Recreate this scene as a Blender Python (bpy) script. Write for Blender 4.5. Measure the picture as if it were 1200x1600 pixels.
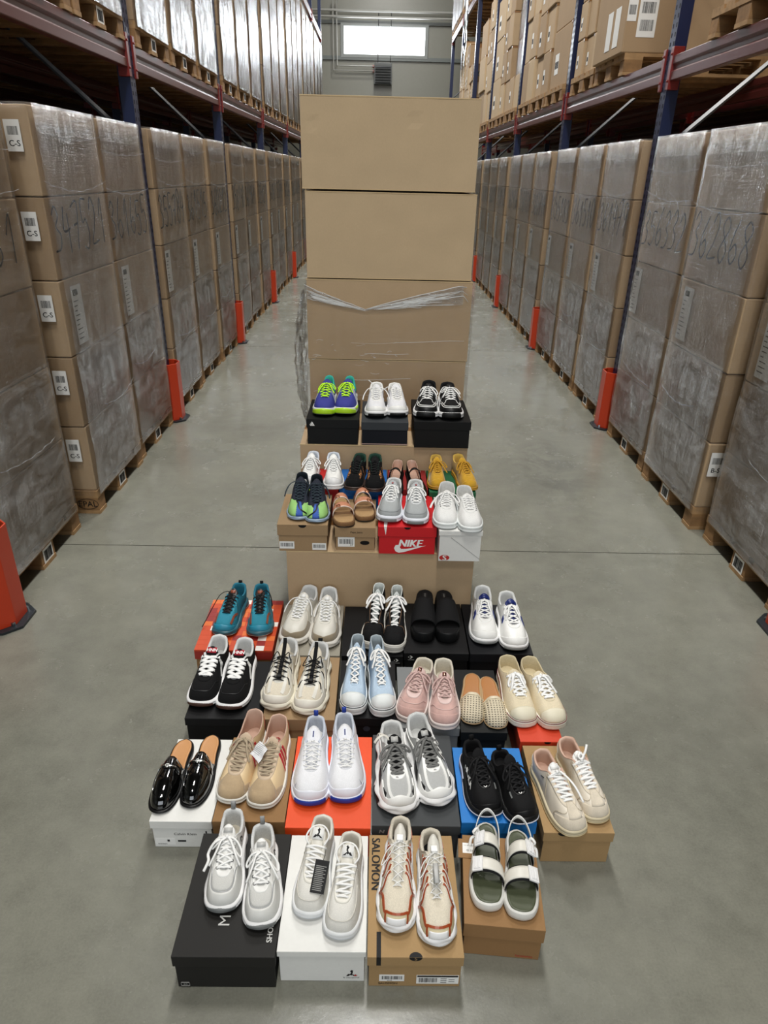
import bpy, bmesh, math, random
from math import sin, cos, pi, radians, sqrt, exp
from mathutils import Vector, Matrix, noise as mnoise
random.seed(7)
COL = bpy.context.scene.collection
for o in list(bpy.data.objects): bpy.data.objects.remove(o)
sc = bpy.context.scene
# ---------------------------------------------------------------- camera
FPX, PITCH, YAW, ROLL, CAMH = 1068.3, .45946, .01548, .02337, 1.818
fw = Vector((sin(YAW)*cos(PITCH), cos(YAW)*cos(PITCH), -sin(PITCH)))
rt = Vector((cos(YAW), -sin(YAW), 0)); up = rt.cross(fw)
rt2 = cos(ROLL)*rt + sin(ROLL)*up; up2 = -sin(ROLL)*rt + cos(ROLL)*up
cd = bpy.data.cameras.new('camera'); cam = bpy.data.objects.new('camera', cd); COL.objects.link(cam)
cd.sensor_fit = 'HORIZONTAL'; cd.sensor_width = 36; cd.lens = FPX/1200*36; cd.clip_end = 200; cd.clip_start = .02
cam.matrix_world = Matrix(((rt2.x, up2.x, -fw.x, 0), (rt2.y, up2.y, -fw.y, 0), (rt2.z, up2.z, -fw.z, CAMH), (0, 0, 0, 1)))
sc.camera = cam
sc.view_settings.view_transform = 'Standard'; sc.view_settings.look = 'None'
sc.view_settings.exposure = -0.1; sc.view_settings.gamma = 1.0; sc.view_settings.use_curve_mapping = False
# ---------------------------------------------------------------- light
w = bpy.data.worlds.new('daylight'); sc.world = w; w.use_nodes = True
w.node_tree.nodes['Background'].inputs[0].default_value = (.80, .90, 1.0, 1)
w.node_tree.nodes['Background'].inputs[1].default_value = .55
def area(name, loc, rot, sx, sy, power, colr=(1, .97, .92)):
    l = bpy.data.lights.new(name, 'AREA'); l.shape = 'RECTANGLE'; l.size = sx; l.size_y = sy; l.energy = power; l.color = colr
    o = bpy.data.objects.new(name, l); COL.objects.link(o); o.location = loc; o.rotation_euler = rot
    return o
LAMPS = [-4.5, -0.3, 3.9, 8.1, 12.3, 16.5, 20.7]
for Y in LAMPS: area('lamp_light', (0.1, Y, 8.35), (0, 0, 0), .5, 1.6, 270)
# added frontal fill behind the camera, no window there; then daylight at the far window
area('fill_and_window_light', (0, -9.6, 4.2), (radians(90), 0, 0), 8, 4.6, 430, (.88, .94, 1))
area('fill_and_window_light', (.06, 24.85, 5.43), (radians(-90), 0, 0), 2.4, .7, 150, (.88, .94, 1))
area('skylight', (0, 12, 8.9), (0, 0, 0), 1.6, 16, 300, (.85, .93, 1))
# ---------------------------------------------------------------- materials
MC = {}
def col(h):
    h = h.lstrip('#'); r = []
    for i in (0, 2, 4):
        c = int(h[i:i+2], 16)/255; r.append(c/12.92 if c <= .04045 else ((c+.055)/1.055)**2.4)
    return (r[0], r[1], r[2], 1)
def newmat(n):
    m = bpy.data.materials.new(n); m.use_nodes = True; nt = m.node_tree
    return m, nt, nt.nodes['Principled BSDF']
def nd(nt, t, **k):
    n = nt.nodes.new(t)
    for a, b in k.items(): setattr(n, a, b)
    return n
def coords(nt, scale=(1, 1, 1), rot=(0, 0, 0)):
    tc = nd(nt, 'ShaderNodeTexCoord'); mp = nd(nt, 'ShaderNodeMapping'); mp.inputs['Scale'].default_value = scale; mp.inputs['Rotation'].default_value = rot
    nt.links.new(tc.outputs['Object'], mp.inputs[0]); return mp.outputs[0]
def noise(nt, vec, scale, detail=3, rough=.6, dist=0):
    n = nd(nt, 'ShaderNodeTexNoise'); n.inputs['Scale'].default_value = scale; n.inputs['Detail'].default_value = detail
    n.inputs['Roughness'].default_value = rough; n.inputs['Distortion'].default_value = dist; nt.links.new(vec, n.inputs['Vector']); return n.outputs[0]
def ramp(nt, fac, stops):
    r = nd(nt, 'ShaderNodeValToRGB'); e = r.color_ramp.elements
    while len(e) < len(stops): e.new(.5)
    for i, (p, c) in enumerate(stops):
        e[i].position = p; e[i].color = c if len(c) == 4 else (*c, 1)
    nt.links.new(fac, r.inputs[0]); return r.outputs[0]
def math_(nt, op, a, b=None, clamp=False):
    m = nd(nt, 'ShaderNodeMath', operation=op); m.use_clamp = clamp
    for i, x in enumerate((a, b)):
        if x is None: continue
        if isinstance(x, (int, float)): m.inputs[i].default_value = x
        else: nt.links.new(x, m.inputs[i])
    return m.outputs[0]
def bump(nt, p, h, strength, dist=.001):
    b = nd(nt, 'ShaderNodeBump'); b.inputs['Strength'].default_value = strength; b.inputs['Distance'].default_value = dist
    nt.links.new(h, b.inputs['Height']); nt.links.new(b.outputs[0], p.inputs['Normal']); return b
def mulc(c, k): return (min(1, c[0]*k), min(1, c[1]*k), min(1, c[2]*k), 1)
def M(kind, hexc, name=None):
    """fabric / leather / rubber / paint / suede / metal / card / wood / paper / plastic"""
    key = (kind, hexc)
    if key in MC: return MC[key]
    m, nt, p = newmat(name or kind+'_'+hexc.strip('#')); c = col(hexc); v = coords(nt)
    S = dict(fabric=(420, .55, .0006, .85), knit=(620, .5, .0006, .8), leather=(260, .25, .0004, .42), patent=(30, .04, .0004, .07), suede=(700, .6, .0008, .95),
             rubber=(300, .12, .0003, .5), paint=(40, .05, .0004, .32), metal=(200, .05, .0002, .25), card=(180, .25, .0005, .8), wood=(30, .3, .001, .8),
             paper=(100, .05, .0002, .6), plastic=(100, .03, .0002, .35), cork=(500, .5, .0008, .85), lace=(900, .5, .0005, .8), matt=(200, .15, .0003, .62))[kind]
    vv = v
    if kind == 'card': vv = coords(nt, (1, 1, .5))
    if kind == 'wood': vv = coords(nt, (.12, 1, 1))
    n = noise(nt, vv, S[0], 3)
    if kind in ('knit', 'fabric'):
        vo = nd(nt, 'ShaderNodeTexVoronoi'); vo.inputs['Scale'].default_value = S[0]; nt.links.new(v, vo.inputs['Vector']); n = vo.outputs['Distance']
    lo, hi = dict(card=(.93, 1.06), wood=(.55, 1.25), suede=(.8, 1.15), cork=(.7, 1.2), fabric=(.85, 1.08), knit=(.86, 1.05)).get(kind, (.96, 1.03))
    big = noise(nt, v, dict(card=5, wood=9, cork=160, suede=30).get(kind, 12), 4)
    mixf = math_(nt, 'ADD', math_(nt, 'MULTIPLY', n, .4), math_(nt, 'MULTIPLY', big, .6))
    nt.links.new(ramp(nt, mixf, [(.3, mulc(c, lo)), (.7, mulc(c, hi))]), p.inputs['Base Color'])
    p.inputs['Roughness'].default_value = S[3]
    bump(nt, p, n, S[1], S[2])
    if kind == 'metal': p.inputs['Metallic'].default_value = 1
    if kind == 'patent': p.inputs['Coat Weight'].default_value = 1; p.inputs['Coat Roughness'].default_value = .03
    if kind == 'suede' and max(c[:3]) > .05: p.inputs['Sheen Weight'].default_value = .25
    if kind == 'matt' or max(c[:3]) < .02 and kind != 'patent': p.inputs['Specular IOR Level'].default_value = .28
    MC[key] = m; return m
def mat_floor():
    m, nt, p = newmat('concrete_floor'); v = coords(nt)
    a = noise(nt, v, .9, 6, .65, .4); b = noise(nt, v, 9, 6, .7); c = noise(nt, v, 150, 3, .7)
    f = math_(nt, 'ADD', math_(nt, 'MULTIPLY', a, .5), math_(nt, 'ADD', math_(nt, 'MULTIPLY', b, .3), math_(nt, 'MULTIPLY', c, .2)))
    base = ramp(nt, f, [(.30, col('#5a5a51')), (.48, col('#737369')), (.70, col('#88887c'))])
    # dark oily patches in the right lane and fine scratches
    sx = nd(nt, 'ShaderNodeSeparateXYZ'); nt.links.new(v, sx.inputs[0])
    dx = math_(nt, 'DIVIDE', math_(nt, 'SUBTRACT', sx.outputs[0], 1.2), .30); dy = math_(nt, 'DIVIDE', math_(nt, 'SUBTRACT', sx.outputs[1], 4.4), .85)
    r = math_(nt, 'SQRT', math_(nt, 'ADD', math_(nt, 'MULTIPLY', dx, dx), math_(nt, 'MULTIPLY', dy, dy)))
    st = math_(nt, 'MULTIPLY', math_(nt, 'SUBTRACT', 1.15, r, True), ramp(nt, noise(nt, v, 4.5, 5, .7, .8), [(.44, (0, 0, 0)), (.58, (1, 1, 1))]), True)
    mx = nd(nt, 'ShaderNodeMixRGB', blend_type='MULTIPLY'); nt.links.new(math_(nt, 'MULTIPLY', st, .8), mx.inputs[0]); nt.links.new(base, mx.inputs[1]); mx.inputs[2].default_value = (.55, .56, .58, 1)
    sv = coords(nt, (14, 1.2, 1), (0, 0, .5)); scr = ramp(nt, noise(nt, sv, 2.2, 5, .75), [(.66, (0, 0, 0)), (.71, (1, 1, 1))])
    m2 = nd(nt, 'ShaderNodeMixRGB', blend_type='MULTIPLY'); nt.links.new(math_(nt, 'MULTIPLY', scr, .35), m2.inputs[0]); nt.links.new(mx.outputs[0], m2.inputs[1]); m2.inputs[2].default_value = (.5, .5, .5, 1)
    sv2 = coords(nt, (6, .7, 1), (0, 0, -.9)); scr2 = ramp(nt, noise(nt, sv2, 3, 6, .75), [(.70, (0, 0, 0)), (.74, (1, 1, 1))])
    m3 = nd(nt, 'ShaderNodeMixRGB', blend_type='MULTIPLY'); nt.links.new(math_(nt, 'MULTIPLY', scr2, .5), m3.inputs[0]); nt.links.new(m2.outputs[0], m3.inputs[1]); m3.inputs[2].default_value = (.35, .35, .35, 1)
    nt.links.new(m3.outputs[0], p.inputs['Base Color'])
    nt.links.new(ramp(nt, noise(nt, v, 2.4, 6, .7), [(.3, (.13,)*3), (.7, (.34,)*3)]), p.inputs['Roughness'])
    p.inputs['Specular IOR Level'].default_value = .5
    bump(nt, p, noise(nt, v, 5, 8, .75), .25, .004); return m
def mat_film(name, haze, streak, gloss=.5):
    m = bpy.data.materials.new(name); m.use_nodes = True; nt = m.node_tree; nt.nodes.clear(); L = nt.links.new
    v = coords(nt); out = nd(nt, 'ShaderNodeOutputMaterial')
    tr = nd(nt, 'ShaderNodeBsdfTransparent'); gl = nd(nt, 'ShaderNodeBsdfGlossy'); gl.inputs['Roughness'].default_value = .13
    df = nd(nt, 'ShaderNodeBsdfDiffuse'); df.inputs[0].default_value = (.78, .80, .82, 1)
    h1 = noise(nt, coords(nt, (1.2, 1.2, 3.2), (.35, 0, .2)), 3.2, 5, .65, .9)
    h2 = noise(nt, coords(nt, (2.0, 2.0, 38), (.12, .1, 0)), 2.6, 5, .7, .6)
    h3 = noise(nt, coords(nt, (9, 9, 1.3), (.2, .2, 0)), 2.2, 5, .7, 1.0)
    hz = ramp(nt, h1, [(.42, (.08,)*3), (.66, (1,)*3)])
    stm = ramp(nt, h2, [(.56, (0,)*3), (.72, (1,)*3)])
    b = nd(nt, 'ShaderNodeBump'); b.inputs['Strength'].default_value = 1; b.inputs['Distance'].default_value = .02
    L(math_(nt, 'ADD', math_(nt, 'MULTIPLY', h2, .35), math_(nt, 'MULTIPLY', h3, .65)), b.inputs['Height'])
    L(b.outputs[0], gl.inputs['Normal']); L(b.outputs[0], df.inputs['Normal'])
    m1 = nd(nt, 'ShaderNodeMixShader'); L(tr.outputs[0], m1.inputs[1]); L(df.outputs[0], m1.inputs[2])
    L(math_(nt, 'ADD', math_(nt, 'MULTIPLY', hz, haze), math_(nt, 'MULTIPLY', stm, streak), True), m1.inputs[0])
    fr = nd(nt, 'ShaderNodeFresnel'); fr.inputs[0].default_value = 1.5; L(b.outputs[0], fr.inputs['Normal'])
    m2 = nd(nt, 'ShaderNodeMixShader'); L(m1.outputs[0], m2.inputs[1]); L(gl.outputs[0], m2.inputs[2])
    L(math_(nt, 'MULTIPLY', math_(nt, 'ADD', fr.outputs[0], .06), gloss*1.6, True), m2.inputs[0])
    L(m2.outputs[0], out.inputs[0]); return m
FILM = mat_film('stretch_film', .09, .14, .5); FILM_CLEAR = mat_film('clear_film', .02, .03, .2); FILM_TOP = mat_film('bunched_film', .14, .60, .8)
FILM_LOW = mat_film('layered_film', .27, .16, .6); FILM_HI = mat_film('taut_film', .12, .25, .85)
def mat_emit(name, c, s):
    m = bpy.data.materials.new(name); m.use_nodes = True; nt = m.node_tree; p = nt.nodes['Principled BSDF']
    p.inputs['Emission Color'].default_value = c; p.inputs['Emission Strength'].default_value = s; p.inputs['Base Color'].default_value = c; return m
CARD = M('card', '#b59b7a', 'cardboard'); CARD2 = M('card', '#a58b6b', 'cardboard_brown'); CARD3 = M('card', '#bfa785', 'cardboard_light'); CARDEDGE = M('card', '#c2a981', 'cardboard_edge')
BLACK = M('plastic', '#0b0b0c'); INK = M('matt', '#151517'); WHITE = M('paper', '#e9e9e6'); DARK = M('matt', '#050505'); TAPE = M('plastic', '#8a6238')
# ---------------------------------------------------------------- mesh helpers
TXT = {}
def textmesh(s):
    if s in TXT: return TXT[s]
    cu = bpy.data.curves.new('t', 'FONT'); cu.body = s; cu.resolution_u = 3; cu.fill_mode = 'FRONT'
    o = bpy.data.objects.new('t', cu); COL.objects.link(o); bpy.context.view_layer.update()
    me = bpy.data.meshes.new_from_object(o.evaluated_get(bpy.context.evaluated_depsgraph_get()))
    vs = [(v.co.x, v.co.y) for v in me.vertices]; fs = [tuple(p.vertices) for p in me.polygons]
    bpy.data.objects.remove(o); bpy.data.curves.remove(cu); bpy.data.meshes.remove(me)
    TXT[s] = (vs, fs, max(v[0] for v in vs) if vs else 0); return TXT[s]
class Basis:
    def __init__(s, o, u, v): s.o = Vector(o); s.u = Vector(u).normalized(); s.v = Vector(v).normalized(); s.n = s.u.cross(s.v)
    def __call__(s, a, b, c=0): return s.o + s.u*a + s.v*b + s.n*c
def front(x, y, z): return Basis((x, y, z), (1, 0, 0), (0, 0, 1))
def top(x, y, z): return Basis((x, y, z), (1, 0, 0), (0, 1, 0))
class MB:
    def __init__(s): s.v = []; s.f = []; s.m = []
    def add(s, vs, fs, mat=0):
        k = len(s.v); s.v += [tuple(v) for v in vs]; s.f += [tuple(i+k for i in f) for f in fs]; s.m += [mat]*len(fs)
    def box(s, x0, x1, y0, y1, z0, z1, mat=0):
        s.add([(x, y, z) for z in (z0, z1) for y in (y0, y1) for x in (x0, x1)],
              [(0, 2, 3, 1), (4, 5, 7, 6), (0, 1, 5, 4), (2, 6, 7, 3), (0, 4, 6, 2), (1, 3, 7, 5)], mat)
    def bbox(s, B, a0, a1, b0, b1, c0, c1, mat=0):
        s.add([B(a, b, c) for c in (c0, c1) for b in (b0, b1) for a in (a0, a1)],
              [(0, 2, 3, 1), (4, 5, 7, 6), (0, 1, 5, 4), (2, 6, 7, 3), (0, 4, 6, 2), (1, 3, 7, 5)], mat)
    def poly(s, B, pts, c=.0006, mat=0):
        n = len(pts); s.add([B(a, b, c) for a, b in pts], [tuple(range(n))], mat)
    def text(s, B, t, size, a=0, b=0, mat=0, c=.0008, align='L', sx=1, slant=0, bold=0):
        vs, fs, wd = textmesh(t); off = {'L': 0, 'C': wd/2, 'R': wd}[align]
        for q, k in enumerate((0,) if not bold else (-bold, 0, bold)):
            s.add([B(a+((x-off)*sx+y*slant)*size+k*size, b+y*size, c+q*.00012) for x, y in vs], fs, mat)
    def barcode(s, B, a, b, wd, ht, mat=1, c=.0015, seed=1):
        r = random.Random(seed); x = 0
        while x < wd:
            q = wd*r.choice((.012, .02, .035)); s.bbox(B, a+x, a+min(wd, x+q), b, b+ht, 0, c, mat); x += q+wd*r.choice((.014, .02, .03))
    def grid(s, P, nu, nv, mat=0, closeu=False, flip=False):
        k = len(s.v)
        for i in range(nu):
            for j in range(nv): s.v.append(tuple(P(i, j)))
        for i in range(nu if closeu else nu-1):
            for j in range(nv-1):
                a = k+i*nv+j; b = k+((i+1) % nu)*nv+j; f = (a, b, b+1, a+1)
                s.f.append(f[::-1] if flip else f); s.m.append(mat)
    def tube(s, pts, r, n=8, mat=0, flat=1.0, upv=(0, 0, 1), caps=True, rs=None):
        pts = [Vector(p) for p in pts]; k = len(s.v); N = len(pts); upv = Vector(upv)
        for i, p in enumerate(pts):
            t = (pts[min(N-1, i+1)]-pts[max(0, i-1)]); t = t.normalized() if t.length > 1e-9 else Vector((1, 0, 0))
            sd = t.cross(upv); sd = sd.normalized() if sd.length > 1e-4 else t.orthogonal().normalized()
            nn = sd.cross(t); rr = r*(rs[i] if rs else 1)
            for j in range(n):
                a = 2*pi*j/n; s.v.append(tuple(p+sd*(cos(a)*rr)+nn*(sin(a)*rr*flat)))
        for i in range(N-1):
            for j in range(n):
                a = k+i*n+j; b = k+i*n+(j+1) % n; s.f.append((a, b, b+n, a+n)); s.m.append(mat)
        if caps:
            s.f.append(tuple(k+j for j in range(n))[::-1]); s.m.append(mat); s.f.append(tuple(k+(N-1)*n+j for j in range(n))); s.m.append(mat)
    def torus(s, c, nrm, R, r, n=12, k=6, mat=0):
        c = Vector(c); nrm = Vector(nrm).normalized(); a = nrm.orthogonal().normalized(); b = nrm.cross(a)
        def P(i, j):
            t = 2*pi*i/n; q = 2*pi*j/k; d = a*cos(t)+b*sin(t); return c+d*(R+r*cos(q))+nrm*(r*sin(q))
        s.grid(lambda i, j: P(i, j % k), n, k+1, mat, closeu=True)
    def cyl(s, p0, p1, r, n=14, mat=0): s.tube([p0, p1], r, n, mat)
    def mirror(s):
        s.v = [(-x, y, z) for x, y, z in s.v]; s.f = [f[::-1] for f in s.f]; return s
    def build(s, name, mats, parent=None, smooth=False, bevel=0, solid=0, segs=2):
        me = bpy.data.meshes.new(name); me.from_pydata(s.v, [], s.f); mats = mats if isinstance(mats, (list, tuple)) else [mats]
        for m in mats: me.materials.append(m)
        me.polygons.foreach_set('material_index', s.m)
        if smooth: me.polygons.foreach_set('use_smooth', [True]*len(me.polygons))
        if smooth:
            bm = bmesh.new(); bm.from_mesh(me); bmesh.ops.recalc_face_normals(bm, faces=bm.faces); bm.to_mesh(me); bm.free()
        me.update()
        o = bpy.data.objects.new(name, me); COL.objects.link(o)
        if parent: o.parent = parent
        if solid: md = o.modifiers.new('thickness', 'SOLIDIFY'); md.thickness = solid; md.offset = 0
        if bevel: md = o.modifiers.new('bevel', 'BEVEL'); md.width = bevel; md.segments = segs; md.limit_method = 'ANGLE'; md.angle_limit = radians(40)
        return o
def tag(o, label=None, cat=None, group=None, kind=None):
    if label: o['label'] = label
    if cat: o['category'] = cat
    if group: o['group'] = group
    if kind: o['kind'] = kind
    return o
def empty(name, loc=(0, 0, 0), rz=0):
    o = bpy.data.objects.new(name, None); COL.objects.link(o); o.location = loc; o.rotation_euler = (0, 0, rz); o.empty_display_size = .1; return o
def copy_tree(o, parent=None):
    c = o.copy(); COL.objects.link(c); c.parent = parent
    for ch in list(o.children): copy_tree(ch, c)
    return c
def catmull(P, n=6, closed=False):
    P = [Vector(p) for p in P]; out = []; N = len(P)
    for i in range(N if closed else N-1):
        if closed: a, b, c, d = P[(i-1) % N], P[i], P[(i+1) % N], P[(i+2) % N]
        else: a, b, c, d = P[max(0, i-1)], P[i], P[i+1], P[min(N-1, i+2)]
        for k in range(n):
            t = k/n; out.append(.5*((2*b)+(c-a)*t+(2*a-5*b+4*c-d)*t*t+(3*b-a-3*c+d)*t**3))
    if not closed: out.append(P[-1])
    return out
# ---------------------------------------------------------------- building shell
def struct(name, mb, mats, **k): return tag(mb.build(name, mats, **k), kind='structure')
mb = MB()
JY = [-1.48, 3.22, 7.93, 12.64, 17.35, 22.06]   # saw-cut joints of the slab
JX = []
ys = [-10]+JY+[25.2]
for a, b in zip(ys, ys[1:]): mb.box(-7, 7, a+.0035, b-.0035, -.15, 0)
struct('floor', mb, mat_floor())
mb = MB(); mb.box(-7, 7, -10, 25.2, -.2, -.008); struct('trim_1', mb, M('matt', '#1b1a18'))
WALLM = M('paint', '#86867c', 'wall_panel'); GREYM = M('paint', '#6c7270', 'grey_profile')
mb = MB(); z = 0
wx0, wx1, wz0, wz1 = -1.17, 1.30, 5.07, 5.79
zs_ = [0, 1.1, 2.2, 3.3, 3.98, 4.98]
for a, b in zip(zs_, zs_[1:]): mb.box(-7, 7, 25, 25.15, a+.006, b-.006)
mb.box(-7, wx0-.08, 25, 25.15, 4.99, 5.86); mb.box(wx1+.08, 7, 25, 25.15, 4.99, 5.86)
for a, b in ((5.87, 6.9), (6.91, 7.9), (7.91, 9.2)): mb.box(-7, 7, 25, 25.15, a, b)
struct('wall_back', mb, WALLM)
mb = MB()
for a, b in ((4.92, 5.02), (5.84, 5.92)): mb.box(-7, 7, 24.93, 25.02, a, b)
struct('trim_2', mb, GREYM)
mb = MB()
for x0, x1, z0, z1 in ((wx0-.09, wx1+.09, wz0-.08, wz0), (wx0-.09, wx1+.09, wz1, wz1+.07), (wx0-.09, wx0, wz0, wz1), (wx1, wx1+.09, wz0, wz1)): mb.box(x0, x1, 24.92, 25.1, z0, z1)
wo = struct('window_1', mb, M('paint', '#8b908e'))
mb = MB(); mb.box(wx0, wx1, 25.04, 25.06, wz0, wz1); mb.build('pane', mat_emit('bright_daylight', (.93, .97, 1, 1), 2.2), wo)
SH = M('paint', '#5e605a')
mb = MB(); mb.box(-7.1, -7, -10, 25.15, 0, 9.2); struct('wall_left', mb, SH)
mb = MB(); mb.box(7, 7.1, -10, 25.15, 0, 9.2); struct('wall_right', mb, SH)
mb = MB(); mb.box(-7, 7, -10, -9.9, 0, 9.2); struct('wall_front', mb, SH)
mb = MB(); mb.box(-7.1, 7.1, -10, 25.2, 9.2, 9.3)
struct('ceiling', mb, M('paint', '#5c5e5a'))
for Y in LAMPS:
    r = empty('high_bay_lamp', (.1, Y, 8.38)); tag(r, 'long white LED lamp hanging above the aisle', 'lamp', 'lamps above the aisle')
    mb = MB(); mb.box(-.29, .29, -.85, .85, 0, .08); mb.build('housing', M('paint', '#c9cac6'), r, bevel=.01)
    for y in (-.6, .6):
        mb = MB(); mb.cyl((0, y, .08), (0, y, .82), .006, 6); mb.build('hanger', M('metal', '#a0a0a0'), r)
# pipes and unit heater on the far wall
def pipe(name, pts, r, label, hexc='#b9b9b4'):
    mb = MB(); mb.tube(pts, r, 8); tag(mb.build(name, M('paint', hexc), smooth=True), label, 'pipe')
pipe('pipe', [(-5, 24.8, 6.14), (6, 24.8, 6.14)], .035, 'upper pale pipe running along the far wall above the window')
pipe('pipe', [(-5, 24.75, 5.98), (6, 24.75, 5.98)], .03, 'lower pale pipe running along the far wall, just above the window')
pipe('heating_pipe', [(-1.48, 24.8, 6.4), (-1.48, 24.8, 4.63), (-.25, 24.8, 4.63)], .02, 'thin pipe dropping left of the far window and bending to the heater, outer one', '#a9a9a4')
pipe('heating_pipe', [(-1.37, 24.8, 6.4), (-1.37, 24.8, 4.75), (-.25, 24.8, 4.75)], .02, 'thin pipe dropping left of the far window and bending to the heater, inner one', '#a9a9a4')
r = empty('unit_heater', (.04, 24.7, 4.28)); tag(r, 'dark grey louvred air heater hanging under the far window', 'heater')
mb = MB(); mb.box(-.27, .27, 0, .3, 0, .56); mb.build('casing', M('paint', '#4a4d4c'), r, bevel=.01)
for k in range(7):
    mb = MB(); mb.add([(-.24, -.012, .05+k*.07), (.24, -.012, .05+k*.07), (.24, -.05, .03+k*.07), (-.24, -.05, .03+k*.07), (-.24, 0, .06+k*.07), (.24, 0, .06+k*.07), (.24, -.045, .022+k*.07), (-.24, -.045, .022+k*.07)],
        [(0, 1, 2, 3), (4, 7, 6, 5), (0, 4, 5, 1), (3, 2, 6, 7), (0, 3, 7, 4), (1, 5, 6, 2)]); mb.build('louvre', M('paint', '#2e3030'), r)
for x in (-.16, .22):
    mb = MB(); mb.cyl((x, .15, .56), (x, .15, 1.86), .012, 6); mb.build('hanging_rod', M('metal', '#9a9a98'), r)
for zz in (.35, .47): mb = MB(); mb.tube([(-.27, .12, zz), (-.33, .12, zz)], .035, 8); mb.build('valve', M('paint', '#8c3028'), r)
# ---------------------------------------------------------------- racks
BLUE = M('paint', '#121e42', 'blue_paint'); RED = M('paint', '#75201b', 'red_paint'); ORANGE = M('paint', '#b8381a', 'orange_paint'); ZINC = M('metal', '#b4bac0', 'galvanised')
BEAMM = M('paint', '#552422', 'beam_paint')
def basis_side(side):   # side -1: left rack, local frame has aisle towards +x
    return pi if side > 0 else 0
def make_upright():
    r = empty('rack_upright')
    for nm, x in (('front_post', -.04), ('rear_post', -1.06)):
        mb = MB(); H = 8.2
        # open channel facing the rack, slotted face to the aisle
        mb.box(x-.004+.04, x+.04, -.05, .05, .02, H); mb.box(x-.04, x+.036, -.05, -.046, .02, H); mb.box(x-.04, x+.036, .046, .05, .02, H)
        mb.box(x-.04, x-.036, -.05, -.03, .02, H); mb.box(x-.04, x-.036, .03, .05, .02, H)
        for k in range(160):
            z = .1+k*.05
            for y in (-.028, .028): mb.box(x+.0395, x+.0408, y-.007, y+.007, z, z+.024, 1)
        mb.build(nm, [BLUE, DARK], r)
    zs = [.3, 1.15, 2.0, 2.85, 3.7, 4.55, 5.4, 6.25, 7.1, 7.9]
    for k in range(len(zs)-1):
        a, b = (-1.03, -.07) if k % 2 else (-.07, -1.03)
        mb = MB(); d = Vector((b-a, 0, zs[k+1]-zs[k])).normalized(); mb.tube([(a, .0, zs[k]), (b, 0, zs[k+1])], .017, 4, upv=(0, 1, 0)); mb.build('brace', M('paint', '#5d6166', 'brace_paint'), r)
    mb = MB(); mb.box(-.1, .05, -.08, .08, 0, .012); mb.box(-1.13, -.98, -.08, .08, 0, .012); mb.build('foot_plate', BLUE, r, bevel=.002)
    return r
def make_guard():
    r = empty('post_protector')
    mb = MB(); t = .006; H = .46
    P = [(-.10, -.095), (.035, -.095), (.085, -.05), (.085, .05), (.035, .095), (-.10, .095)]
    Q = [(-.10, -.088), (.032, -.088), (.078, -.046), (.078, .046), (.032, .088), (-.10, .088)]
    n = len(P)
    mb.add([(x, y, z) for z in (.012, H) for x, y in P+Q], [], 0)
    k = 2*n
    for i in range(n-1):
        mb.f += [(i, i+1, k+i+1, k+i), (n+i+1, n+i, k+n+i, k+n+i+1), (k+i, k+i+1, k+n+i+1, k+n+i), (i+1, i, n+i, n+i+1)]; mb.m += [0]*4
    mb.f += [(0, k, k+n, n), (n-1, 2*n-1, k+2*n-1, k+n-1)]; mb.m += [0]*2
    mb.build('guard_plate', ORANGE, r, bevel=.002)
    mb = MB(); mb.add([(x*1.25+.01, y*1.25, z) for z in (0, .012) for x, y in P], [tuple(range(n))[::-1], tuple(range(n, 2*n))]+[(i, (i+1) % n, n+(i+1) % n, n+i) for i in range(n)])
    mb.build('base_plate', M('plastic', '#20262b'), r)
    mb = MB()
    for y in (-.06, .06): mb.cyl((.075, y, .012), (.075, y, .03), .01, 6)
    mb.build('anchor_bolt', ZINC, r)
    return r
def make_beam(L=2.7):
    r = empty('rack_beam'); prof = [(0, 0), (.05, 0), (.05, .05), (.038, .058), (.038, .084), (.05, .092), (.05, .14), (0, .14)]
    mb = MB(); n = len(prof)
    mb.add([(x-.045, y, z) for y in (.05, .05+L) for x, z in prof], [tuple(range(n))[::-1], tuple(range(n, 2*n))]+[(i, (i+1) % n, n+(i+1) % n, n+i) for i in range(n)])
    mb.build('rail', BEAMM, r, bevel=.004)
    for y0 in (.046, L+.01):
        mb = MB(); mb.box(-.06, .012, y0, y0+.045, -.05, .19); mb.cyl((.012, y0+.02, .15), (.02, y0+.02, .15), .009, 6); mb.cyl((.012, y0+.02, .0), (.02, y0+.02, .0), .009, 6)
        mb.build('end_connector', RED, r, bevel=.003)
    return r
up0, gd0, bm0 = make_upright(), make_guard(), make_beam()
used = set()
def place(o, key, loc, rz):
    c = o if key not in used else copy_tree(o)
    used.add(key); c.location = loc; c.rotation_euler = (0, 0, rz); return c
XL, XR = -1.645, 1.885
ORD = ['nearest', 'second', 'third', 'fourth', 'fifth', 'sixth', 'seventh', 'eighth', 'ninth', 'tenth', 'eleventh', 'twelfth', 'thirteenth', 'fourteenth', 'fifteenth', 'sixteenth', 'seventeenth', 'eighteenth', 'nineteenth', 'twentieth', 'twenty-first']
PY = [2.53+2.8*k for k in range(8)]
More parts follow.
